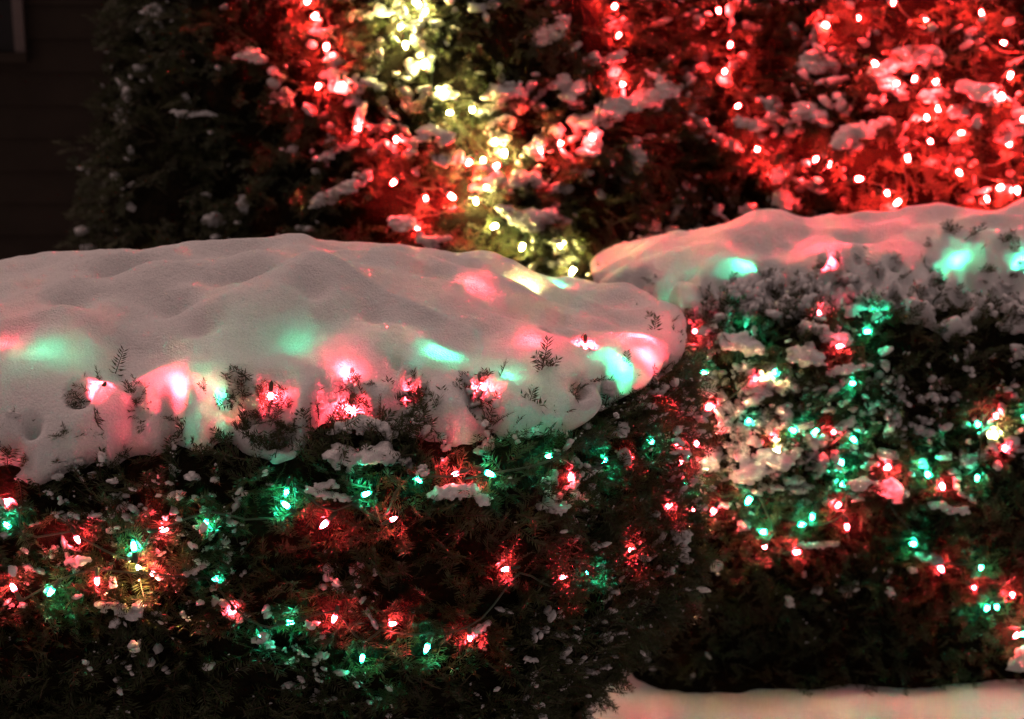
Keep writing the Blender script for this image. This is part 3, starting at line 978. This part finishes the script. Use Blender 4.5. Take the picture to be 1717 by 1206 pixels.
def raw_lumps(Q, r, seed, flat=.75):
    """a heap of small irregular lumps along Q, to be fused into one"""
    Q, r = np.asarray(Q, float), np.asarray(r, float)
    g = np.random.default_rng(seed)
    if len(Q) == 1:
        Q = np.array([Q[0] - [r[0] * .4, 0, 0], Q[0] + [r[0] * .4, 0, 0]]); r = np.array([r[0], r[0]])
    seg = np.linalg.norm(np.diff(Q, axis=0), axis=1)
    s = np.concatenate([[0], np.cumsum(seg)])
    m = r.mean()
    nl = int(5 + 3.2 * s[-1] / m)
    Vs, Fs, off = [], [], 0
    for k in range(nl):
        f = s[-1] * (k + .5 + g.uniform(-.4, .4)) / nl
        c = np.array([np.interp(f, s, Q[:, i]) for i in range(3)])
        rr = np.interp(f, s, r)
        V, F, _ = ICO[k % len(ICO)]
        sc = rr * g.uniform(.50, .95) * np.array([g.uniform(.8, 1.25), g.uniform(.75, 1.1), flat * g.uniform(.8, 1.2)])
        an = g.uniform(0, 6.28)
        Rz = np.array([[math.cos(an), -math.sin(an), 0], [math.sin(an), math.cos(an), 0], [0, 0, 1]])
        W = (V * sc) @ Rz.T + c + g.normal(0, 1, 3) * rr * np.array([.38, .3, .30])
        Vs.append(W); Fs.append(F + off); off += len(W)
    for k in range(int(nl * .6)):                      # crumbs along the edges
        f = s[-1] * g.random()
        c = np.array([np.interp(f, s, Q[:, i]) for i in range(3)])
        rr = np.interp(f, s, r)
        V, F, _ = ICO[(k + 3) % len(ICO)]
        an = g.uniform(0, 6.28)
        W = V * rr * g.uniform(.18, .36) + c + np.array([math.cos(an), g.uniform(-.8, .2), math.sin(an) * .8]) * rr * g.uniform(.75, 1.15)
        Vs.append(W); Fs.append(F + off); off += len(W)
    return np.concatenate(Vs), np.concatenate(Fs), m


PENDING = []


def fused_clump(V, F, m, name, loc, seed, size=.17):
    me = make_mesh(name, V, [F], M['clump'])
    o = link(name, me, None, loc)
    rm = o.modifiers.new('remesh', 'REMESH')
    rm.mode = 'VOXEL'
    rm.voxel_size = max(m * size, .0016)
    sm = o.modifiers.new('smooth', 'SMOOTH')
    sm.factor = .5
    sm.iterations = 2
    PENDING.append((o, m, seed))
    return o


def bake_clumps():
    dg = bpy.context.evaluated_depsgraph_get()
    baked = [bpy.data.meshes.new_from_object(o.evaluated_get(dg)) for (o, m, sd) in PENDING]
    for (o, m, sd), me in zip(PENDING, baked):
        o.modifiers.clear()
        me.name = 'snow_clump'
        n_ = len(me.vertices)
        V = np.empty(n_ * 3, np.float32); me.vertices.foreach_get('co', V); V = V.reshape(-1, 3).astype(float)
        N = np.empty(n_ * 3, np.float32); me.vertices.foreach_get('normal', N); N = N.reshape(-1, 3)
        W = V + np.array(o.location)
        low = sstep(-N[:, 2], -.2, .6)
        k = .10 * m * fbm(W / m, 2.2, 2, sd) + (.0016 + .0028 * low) * fbm(W, 140, 2, sd + 4)
        V = V + N * k[:, None]
        me.vertices.foreach_set('co', V.astype(np.float32).ravel())
        me.polygons.foreach_set('use_smooth', np.ones(len(me.polygons), bool))
        me.update()
        if not me.materials:
            me.materials.append(M['clump'])
        o.data = me


CLUMP_SHOOTS = {}


def snow_clump(plant, pts, off, label, group=None, flat=.7, k=0, mat='clump'):
    off = off - (.022 if plant in (h1, h2) else .02)
    """pts: (px, py, radius in photo px)"""
    Q, r = [], []
    hs = [cast(plant['core'], x, y)[0] for (x, y, q) in pts]
    hs = [h for h in hs if h is not None]
    if not hs:
        return
    Yd = min(h[1] for h in hs) * .5 + np.mean([h[1] for h in hs]) * .5
    for (x, y, q) in pts:
        p = at(x, y, Yd)
        p = p - ray(x, y) * off
        Q.append(p)
        r.append(q * ((p - EYE) @ FWD) / FOC)
    V, F, m_ = raw_lumps(Q, r, 300 + k, flat)
    c = np.mean(Q, axis=0)
    lst = CLUMP_SHOOTS.setdefault(plant['root'].name, (plant, []))[1]
    L = sum(np.linalg.norm(Q[i + 1] - Q[i]) for i in range(len(Q) - 1)) + 2 * r[0]
    for _ in range(int(5 + L * 130)):
        i = RNG.integers(0, len(Q))
        j = min(i + 1, len(Q) - 1)
        f = RNG.random()
        p = Q[i] * (1 - f) + Q[j] * f
        lst.append((p + np.array([RNG.normal(0, r[i] * .5), .03 + RNG.uniform(0, .03), -r[i] * RNG.uniform(.1, 1.0)]),
                    np.array([RNG.normal(0, .6), -.85, RNG.normal(-.05, .45)]), RNG.uniform(.6, 1.0)))
    o = fused_clump(V - c, F, m_, 'snow_clump', tuple(c), 300 + k)
    tag(o, label, 'snow clump', group)
    return o


GT1, GT2, GH1, GH2 = ('snow clumps caught on the dark evergreen', 'snow clumps caught on the right rear evergreen',
                      'snow clumps on the face of the foreground hedge', 'snow clumps on the face of the right hedge')
BIG = [
    (t1, [(970, 212, 14), (1000, 205, 30), (1045, 180, 20), (1090, 162, 20), (1130, 152, 18), (1100, 130, 8), (1082, 118, 5)], .10, 'long forked snow crest on a bough of the dark evergreen, red at its left end', GT1),
    (t1, [(1000, 225, 16), (985, 258, 16)], .09, 'pinkish snow pad hanging below the red end of the long crest', GT1),
    (t1, [(1062, 240, 10), (1072, 270, 12), (1066, 292, 6)], .11, 'grey drip of snow on the dark bough under the long crest', GT1),
    (t1, [(525, 345, 7), (560, 325, 13), (600, 305, 13), (624, 288, 7)], .09, 'slanting grey snow bar on a bough left of the lowest red lights', GT1),
    (t1, [(530, 270, 8), (570, 250, 10), (595, 240, 7)], .08, 'thin dim snow streak above the slanting snow bar', GT1),
    (t1, [(842, 350, 10), (868, 365, 18), (900, 372, 18), (922, 358, 13), (926, 372, 10)], .12, 'saddle shaped snow pad beside the two lowest warm white lights', GT1),
    (t1, [(895, 378, 10), (900, 400, 9)], .12, 'snow drip hanging from the saddle shaped pad', GT1),
    (t1, [(850, 318, 8), (868, 298, 16), (895, 298, 15), (910, 312, 7)], .11, 'arched snow hood right of the white string, pink on its top', GT1),
    (t1, [(700, 235, 8), (725, 220, 16), (750, 230, 12), (735, 246, 10)], .10, 'cream snow hood left of the white string', GT1),
    (t1, [(672, 265, 6), (695, 255, 8)], .08, 'small red snow lump under the cream hood', GT1),
    (t1, [(545, 130, 14), (580, 140, 22), (600, 150, 20), (590, 172, 12)], .07, 'red lit snow pad under the upper left red lights', GT1),
    (t1, [(612, 138, 11), (624, 140, 12)], .08, 'rosy snow knob right of the upper left red pad', GT1),
    (t1, [(530, 50, 14), (545, 62, 12)], .06, 'red glowing snow around the topmost left red light', GT1),
    (t1, [(550, 98, 18), (560, 105, 12)], .05, 'red glowing snow just beneath the third left red light', GT1),
    (t1, [(590, 28, 10), (620, 25, 9)], .08, 'yellowish snow bar between the red and the white strings', GT1),
    (t1, [(820, 165, 10), (845, 150, 20), (862, 150, 16), (800, 195, 9)], .08, 'pale snow bough right of the white string, above its bend', GT1),
    (t1, [(895, 75, 10), (920, 58, 17), (945, 48, 15)], .07, 'dim grey snow bough high between the white and red strings', GT1),
    (t1, [(925, 145, 12), (945, 140, 14), (955, 150, 10)], .08, 'dim rosy snow pad left of the hanging red string', GT1),
    (t1, [(1015, 105, 9), (1035, 95, 12)], .07, 'red lit snow between the two upper lights of the hanging red string', GT1),
    (t1, [(1020, 40, 12), (1055, 48, 12)], .06, 'red snow pad behind the topmost hanging red light', GT1),
    (t1, [(408, 345, 9), (406, 330, 5), (410, 356, 10)], .09, 'upright grey snow tuft above the foreground cap at left', GT1),
    (t1, [(350, 372, 12), (365, 368, 13)], .09, 'dull snow lump left of the upright grey tuft', GT1),
    (t1, [(405, 95, 10), (425, 92, 12), (440, 105, 9)], .08, 'dim arched snow pad on the unlit left of the evergreen', GT1),
    (t1, [(290, 190, 6), (322, 193, 7), (355, 192, 8)], .08, 'dim broken row of snow on the unlit left of the evergreen', GT1),
    (t1, [(475, 160, 9), (485, 178, 9)], .07, 'dim snow pad left of the red string halfway up', GT1),
    (t1, [(488, 258, 6), (490, 245, 8)], .07, 'small dim snow drop beside the red string', GT1),
    (t1, [(655, 372, 10), (678, 372, 16), (690, 382, 10)], .12, 'cream snow knob just above the foreground cap, under the red lights', GT1),
    (t1, [(700, 398, 10), (725, 408, 10), (750, 400, 9)], .12, 'low cream snow ridge touching the foreground cap', GT1),
    (t1, [(925, 448, 8), (945, 440, 9)], .10, 'cream snow pad below the lowest white lights', GT1),
    (t1, [(755, 165, 12), (740, 150, 9)], .07, 'cream snow lit closely by the white string', GT1),
    (t1, [(845, 240, 16), (828, 225, 11)], .06, 'yellow white snow behind the bend of the white string', GT1),
    (t1, [(820, 285, 14), (835, 298, 9)], .06, 'orange tinted snow where white and red lights meet', GT1),
    (t1, [(870, 310, 8), (905, 318, 9)], .09, 'pink underside of the arched snow hood', GT1),
    (t2, [(1345, 95, 8), (1370, 105, 20), (1392, 118, 12)], .09, 'grey wedge of snow high on the right rear evergreen', GT2),
    (t2, [(1120, 40, 18), (1145, 45, 16)], .06, 'dark rosy snow pad near the top of the right rear evergreen', GT2),
    (t2, [(1330, 45, 9), (1338, 65, 8)], .07, 'thin upright grey snow drip high on the right rear evergreen', GT2),
    (t2, [(1155, 78, 10), (1180, 85, 11)], .07, 'small red snow pad left of the falling red lights', GT2),
    (t2, [(1335, 205, 10), (1345, 182, 15), (1365, 190, 16), (1378, 208, 12)], .10, 'hooked grey snow bough at the centre of the right rear evergreen', GT2),
    (t2, [(1395, 240, 18), (1420, 230, 18), (1460, 212, 16), (1485, 205, 13)], .11, 'long pale snow bough rising right beneath the red cluster', GT2),
    (t2, [(1235, 205, 10), (1265, 210, 12), (1300, 208, 9)], .08, 'low red snow streak under the fourth falling red light', GT2),
    (t2, [(1195, 225, 8), (1215, 240, 10), (1240, 252, 9)], .09, 'slanting pink snow strip at the edge of the dark bough', GT2),
    (t2, [(1305, 330, 16), (1325, 338, 18)], .10, 'rosy snow mound just above the right cap', GT2),
    (t2, [(1248, 350, 12), (1270, 355, 13)], .09, 'dim pink snow lump at the left edge of the right cap', GT2),
    (t2, [(1480, 115, 20), (1530, 100, 24), (1560, 92, 20), (1582, 95, 14)], .06, 'large red lit snow pad among the densest red bulbs', GT2),
    (t2, [(1470, 120, 14), (1500, 152, 14), (1515, 160, 10)], .06, 'bright red snow under the largest red glow', GT2),
    (t2, [(1610, 150, 14), (1640, 148, 24), (1665, 165, 18)], .10, 'rounded rosy snow cap left of the far right red lights', GT2),
    (t2, [(1600, 188, 15), (1612, 192, 12)], .09, 'round pink snow ball under the rounded rosy cap', GT2),
    (t2, [(1640, 52, 15), (1625, 58, 12)], .07, 'dusky red snow lump near the top right corner', GT2),
    (t2, [(1560, 275, 10), (1590, 272, 14), (1602, 265, 10)], .09, 'pink wedge of snow above the right cap', GT2),
    (t2, [(1690, 225, 18), (1717, 218, 26)], .09, 'broad red snow pad at the right edge of the photo', GT2),
    (t2, [(1250, 40, 8), (1270, 48, 9)], .07, 'small crimson snow bit right of the topmost falling red light', GT2),
    (t2, [(1550, 160, 12), (1585, 158, 12)], .06, 'red snow bridging two close red bulbs', GT2),
    (t2, [(1420, 190, 9), (1400, 160, 8)], .07, 'dim snow bit above the long pale bough', GT2),
    (t2, [(1335, 300, 8), (1380, 320, 9)], .08, 'crimson snow streak under the lower red bulbs', GT2),
    (h1, [(845, 665, 16), (880, 660, 22), (905, 672, 15)], .06, 'grey snow lobe at the lip of the foreground cap, below the twig', GH1),
    (h1, [(560, 720, 10), (600, 712, 17), (640, 715, 14), (655, 735, 12)], .06, 'rounded snow ledge under the brightest buried red light', GH1),
    (h1, [(560, 760, 22), (600, 770, 26), (640, 758, 20), (670, 775, 16)], .045, 'broad grey snow patch pierced by needles beneath the snow ledge', GH1),
    (h1, [(560, 815, 12), (520, 822, 10), (590, 838, 8)], .05, 'snow shelf at the left of the green bulb on the middle string', GH1),
    (h1, [(730, 832, 14), (755, 822, 14), (785, 828, 12)], .055, 'rosy snow ledge under the middle string', GH1),
    (h1, [(790, 820, 11), (818, 840, 12)], .06, 'mint green snow lobe below the middle string', GH1),
    (h1, [(905, 850, 9), (930, 848, 14), (950, 856, 9)], .06, 'pink hooded snow lump right of the mint lobe', GH1),
    (h1, [(1045, 712, 9), (1040, 728, 14)], .07, 'pale rounded snow lobe combed by needles near the right end', GH1),
    (h1, [(1040, 755, 9), (1052, 775, 9)], .07, 'red snow drop under the combed lobe', GH1),
    (h1, [(1075, 680, 8), (1095, 682, 8)], .06, 'mint snow strip above the red bulb at the right end', GH1),
    (h1, [(1128, 880, 12), (1140, 895, 13), (1145, 925, 10), (1152, 942, 8)], .06, 'pink snow drip down the right end of the foreground hedge', GH1),
    (h1, [(1148, 640, 4), (1160, 690, 5), (1158, 720, 4)], .03, 'thin bright snow rim on the right end of the foreground hedge', GH1),
    (h1, [(185, 1010, 8), (215, 1030, 13), (240, 1012, 8)], .06, 'forked pink snow bit below the warm white bulb', GH1),
    (h1, [(165, 1012, 8), (180, 1020, 9)], .07, 'cream snow bit left of the forked one', GH1),
    (h1, [(120, 945, 10), (145, 938, 10)], .07, 'leaf like pink snow bits under the big red glow at left', GH1),
    (h1, [(310, 965, 6), (340, 952, 7)], .06, 'long cream snow strip right of the warm white bulb', GH1),
    (h1, [(188, 968, 5), (190, 985, 5)], .07, 'upright cream snow sliver left of the warm white bulb', GH1),
    (h1, [(375, 1012, 12), (398, 1028, 13), (395, 1040, 8)], .05, 'blazing pink snow patch round the red bulb of the lower string', GH1),
    (h1, [(790, 1062, 7), (815, 1048, 8)], .06, 'red snow strip above the last red bulb of the lower string', GH1),
    (h1, [(880, 1105, 6), (900, 1108, 6)], .07, 'small dim pink snow bit low on the dark hedge foot', GH1),
    (h1, [(1018, 1068, 7), (1022, 1076, 7)], .06, 'single dim snow lump near the lower right corner of the hedge', GH1),
    (h2, [(1230, 808, 11), (1260, 792, 20), (1290, 775, 24), (1325, 762, 16), (1340, 755, 8)], .12, 'large cream snow wedge in the middle of the right hedge face', GH2),
    (h2, [(1215, 572, 14), (1245, 575, 20), (1270, 590, 12)], .09, 'mint topped snow pad lit by the green bulb', GH2),
    (h2, [(1185, 640, 18), (1180, 655, 18)], .08, 'tall cream snow lobe beside the foreground hedge end', GH2),
    (h2, [(1300, 525, 16), (1304, 530, 14)], .08, 'round grey snow ball left of the red upper bulbs', GH2),
    (h2, [(1330, 590, 18), (1355, 600, 20), (1375, 610, 12)], .08, 'rosy snow pad below the round ball', GH2),
    (h2, [(1360, 545, 12), (1395, 570, 15), (1420, 572, 12)], .06, 'red lit snow saddle around the red upper bulb', GH2),
    (h2, [(1390, 625, 9), (1430, 618, 9), (1460, 612, 7)], .08, 'red snow strip below the saddle', GH2),
    (h2, [(1255, 650, 14), (1300, 640, 18), (1325, 655, 16)], .05, 'brightest cream snow patch near the top of the right hedge face', GH2),
    (h2, [(1275, 655, 12), (1285, 662, 10)], .08, 'small cream lump under the brightest patch', GH2),
    (h2, [(1195, 770, 15), (1185, 785, 14), (1205, 780, 14)], .08, 'orange pink snow lump beside the foreground hedge end', GH2),
    (h2, [(1310, 690, 11), (1325, 695, 12)], .07, 'warm snow knob above the paired green bulbs', GH2),
    (h2, [(1430, 815, 12), (1452, 808, 15)], .09, 'cream snow hood right of the vertical green bulbs', GH2),
    (h2, [(1470, 815, 15), (1505, 825, 16), (1515, 838, 12)], .07, 'pink and cream snow pad under the red bulb pair', GH2),
    (h2, [(1345, 915, 6), (1375, 914, 7), (1405, 912, 5)], .09, 'flat cream snow strip right of the two low red bulbs', GH2),
    (h2, [(1202, 942, 6), (1203, 955, 11)], .09, 'single cream snow drop low on the left of the right hedge', GH2),
    (h2, [(1322, 1000, 5), (1325, 1015, 9)], .08, 'red snow spike hanging over the dark foot', GH2),
    (h2, [(1492, 985, 4), (1494, 1000, 6)], .08, 'thin pink snow sliver over the dark foot', GH2),
    (h2, [(1248, 880, 9), (1250, 885, 9)], .07, 'orange snow lump between the low green bulbs', GH2),
    (h2, [(1210, 505, 10), (1245, 480, 8)], .07, 'pale snow ledge beneath the left end of the right cap', GH2),
    (h2, [(1255, 520, 12), (1235, 515, 10)], .08, 'grey snow bump on the dark fan of twigs', GH2),
    (h2, [(1385, 480, 16), (1390, 500, 14)], .05, 'rosy snow column below the brightest red bulb of the right cap', GH2),
    (h2, [(1172, 560, 8), (1200, 545, 7)], .09, 'pink snow twig bridging to the foreground hedge', GH2),
    (h2, [(1590, 860, 7), (1620, 855, 8)], .08, 'pale snow streak right of the lower red bulb', GH2),
    (h2, [(1565, 845, 9), (1590, 850, 9)], .07, 'rosy snow bit below the right hand green bulb', GH2),
    (h2, [(1490, 770, 16), (1478, 758, 8)], .04, 'glowing pink snow behind the red bulb pair', GH2),
]
for k, (pl, pts, off, lab, grp) in enumerate(BIG):
    snow_clump(pl, pts, off, lab, grp, k=k, flat=.72)

for nm, (pl, lst) in CLUMP_SHOOTS.items():
    P_ = np.array([x[0] for x in lst]); D_ = np.array([x[1] for x in lst]); S_ = np.array([x[2] for x in lst])
    pr = YEW if pl in (h1, h2) else SOFT
    fv, ff, fm = merge_protos(pr, P_, frames(D_, RNG.normal(0, .7, len(P_))), S_, RNG.integers(0, len(pr), len(P_)))
    tag(link('foliage', make_mesh('foliage', shift(fv, pl['root']), [ff], [M['needle'], M['twig']], fm, smooth=False), pl['root']), kind='stuff')

# warm lit snow mound at the foot of the right hedge
mp = cast(h2['core'], 1716, 1098)[0] - ray(1716, 1098) * .06
V, F, m_ = raw_lumps([mp + [-.012, .0, -.035], mp + [.01, .0, -.01], mp + [.05, .02, .0]], [.022, .03, .036], 911, .9)
tag(fused_clump(V - mp, F, m_, 'snow_mound', tuple(mp), 911, .12), 'warm lit snow mound under the lowest bulbs at the foot of the right hedge', 'snow mound')
bake_clumps()


LUMPS = ico_lumps(400, 16, 2, 2)
LUMPS_SMALL = ico_lumps(600, 14, 1, 2)
LUMPS_FAR = ico_lumps(500, 14, 2, 1)
LUMPS_FINE = ico_lumps(400, 16, 3, 3)
BULB_P = np.array([b[0] for b in ALL_BULBS])
BULB_C = [b[1] for b in ALL_BULBS]


def words_at(qx, qy, words):
    lo, hi, mid = {'the foreground hedge face': (0, 1160, 900), 'the right hedge face': (1160, 1717, 760), 'the dark evergreen': (150, 1150, 210),
                   'the right rear evergreen': (1150, 1717, 180)}[words]
    f = (qx - lo) / (hi - lo)
    return ('upper ' if qy < mid else 'lower ') + ('left end' if f < .25 else 'left middle' if f < .5 else 'right middle' if f < .75 else 'right end')


def dust(plant, count, n_solo, rmin, rmax, zfade, words, group, seed, along=1.1):
    """snow bits lying along the shoots: the largest as objects, the rest as one part of the plant"""
    rng = np.random.default_rng(seed)
    P, D, S, N = plant['P'], plant['D'], plant['S'], plant['N']
    vis = in_view(P, 60) & (((EYE - P) * N).sum(1) > -.1)
    w = vis * zfade(P) * (0.25 + 0.75 * (D[:, 2] > -.35))
    # clustered: snow gathers on some boughs and not on others
    w = w * np.clip(.25 + 1.6 * fbm(P, 7, 2, seed), .02, 2) ** 1.3
    idx = rng.choice(len(P), count, p=w / w.sum(), replace=True)
    f = rng.uniform(.3, 1.0, count) * .07 * S[idx]
    C = P[idx] + D[idx] * f[:, None] + np.array([0, 0, .004])
    r = rmin + (rmax - rmin) * rng.random(count) ** 3
    Rm = frames(D[idx] + np.array([0, 0, .0]), rng.normal(0, .5, count))
    sc = np.stack([r * rng.uniform(.9, along + .3, count), r * rng.uniform(.75, 1.15, count), r * rng.uniform(.55, .95, count)], -1)
    LL = LUMPS if plant in (h1, h2) else LUMPS_FAR
    Rs = Rm * sc[:, None, :]
    pick = rng.integers(0, len(LL), count)
    order = np.argsort(-r)
    solo, rest = order[:n_solo], order[n_solo:]
    if plant in (h1, h2):
        big = rest[r[rest] > rmin + .25 * (rmax - rmin)]
        sm = rest[r[rest] <= rmin + .25 * (rmax - rmin)]
        fv, ff, fm = merge_protos(LL, C[big], Rs[big], np.ones(len(big)), pick[big])
        gv, gf, gm = merge_protos(LUMPS_SMALL, C[sm], Rs[sm], np.ones(len(sm)), pick[sm] % len(LUMPS_SMALL))
        fv, ff = np.concatenate([fv, gv]), np.concatenate([ff, gf + len(fv)])
    else:
        fv, ff, fm = merge_protos(LL, C[rest], Rs[rest], np.ones(len(rest)), pick[rest])
    tag(link('snow_flecks', make_mesh('snow_flecks', shift(fv, plant['root']), [ff], M['clump']), plant['root']), kind='stuff')
    for i in solo:
        V = (Rs[i] @ LUMPS_FINE[pick[i]][0].T).T
        o = link('snow_clump', make_mesh('snow_clump', V, [LUMPS_FINE[pick[i]][1]], M['clump']), None, tuple(C[i]))
        dd = np.linalg.norm(BULB_P - C[i], axis=1)
        j = int(dd.argmin())
        cw = {'hotwhite': 'warm white', 'buriedred': 'red', 'buriedgreen': 'green', 'red': 'red', 'redwarm': 'red', 'green': 'green', 'white': 'warm white'}[BULB_C[j]]
        size = 'small' if r[i] < rmin + .45 * (rmax - rmin) else 'larger'
        if dd[j] < .06:
            g = f'beside a {cw} bulb'
        elif dd[j] < .14:
            g = f'near a {cw} bulb'
        else:
            g = 'away from bulbs'
        qx, qy = proj(C[i])
        side = words_at(float(qx), float(qy), words)
        words_, gw = f'{side} of {words}', f'{group}, {side}'
        tag(o, f'{size} snow bit, {side} of {words}, {g}', 'snow clump', f'{gw}, {size}, {g}')


dust(h1, 2600, 40, .003, .014, lambda P: .25 + .75 * sstep(P[:, 2], .42, .85), 'the foreground hedge face', 'loose snow bits on the foreground hedge face', 1)
dust(h2, 3000, 60, .0045, .022, lambda P: (.10 + .9 * sstep(P[:, 2], .36, .72)) * (1 + 2.2 * sstep(-P[:, 0], -1.0, -.7) * (P[:, 2] > .5)), 'the right hedge face', 'loose snow bits on the right hedge face', 2)
dust(h2, 650, 0, .008, .024, lambda P: sstep(P[:, 2], .45, .62) * sstep(-P[:, 2], -.92, -.84) * sstep(-P[:, 0], -1.02, -.75), 'the right hedge face', 'loose snow bits on the right hedge face', 9)
dust(h2, 600, 0, .004, .015, lambda P: sstep(P[:, 2], .62, .75) * sstep(P[:, 0], .85, 1.0), 'the right hedge face', 'loose snow bits on the right hedge face', 12)
dust(t1, 2000, 30, .006, .026, lambda P: .10 + .90 * sstep(P[:, 0], -.85, -.3), 'the dark evergreen', 'loose snow bits on the dark evergreen', 3)
dust(t2, 1700, 25, .006, .024, lambda P: np.ones(len(P)), 'the right rear evergreen', 'loose snow bits on the right rear evergreen', 4)

# ------------------------------------------------------------------ twigs poking through the foreground snow
TW = [(195, 628, 1.0), (175, 640, .7), (95, 740, .8), (110, 730, .6), (165, 728, 1.1), (150, 740, .8), (225, 668, .8), (340, 660, .6), (290, 715, .8), (385, 640, .9),
      (425, 640, 1.0), (480, 655, .9), (560, 660, .8), (620, 690, 1.1), (690, 665, 1.2), (700, 690, 1.0), (668, 608, .35), (616, 572, .3), (760, 650, .4), (812, 636, .8),
      (840, 632, .9), (905, 622, 1.1), (925, 615, .8), (982, 572, .8), (972, 655, .8), (990, 640, .7), (915, 548, .35), (730, 690, .9), (60, 715, .4), (545, 690, .8),
      (355, 745, .8), (410, 735, .8), (1060, 625, .8), (45, 780, .8), (780, 660, .8), (995, 590, .4)]
TW2 = [(1595, 392, 1.0), (1612, 402, 1.1), (1628, 396, .9), (1685, 408, 1.1), (1700, 422, 1.0), (1560, 415, .7), (1470, 470, .8), (1510, 470, .8), (1535, 490, .8), (1440, 480, .7), (1578, 480, .9), (1660, 460, 1), (1640, 420, .8), (1410, 448, .8), (1370, 455, .8)]
TWM = [make_mesh('twig', V * .92, [F], [M['needle'], M['twig']], mi, smooth=False) for (V, F, mi) in YEW]
for k, (px, py, s, pl) in enumerate([(*t, h1) for t in TW] + [(*t, h2) for t in TW2]):
    h, n_ = cast(pl['cap'], px, py)
    if h is None:
        h, n_ = cast(pl['core'], px, py)
    if h is None:
        continue
    d = n_ * .55 + np.array([RNG.normal(0, .5), -.1, .55])
    Rm = frames(d[None], np.array([RNG.normal(0, .8)]))[0]
    o = link('twig', TWM[k % len(TWM)], pl['root'])
    m = Matrix([list(Rm[0]) + [0], list(Rm[1]) + [0], list(Rm[2]) + [0], [0, 0, 0, 1]])
    p = h - n_ * .012 - d / np.linalg.norm(d) * .01
    o.matrix_local = Matrix.Translation(Vector(p - np.array(pl['root'].location))) @ m @ Matrix.Scale(s, 4)
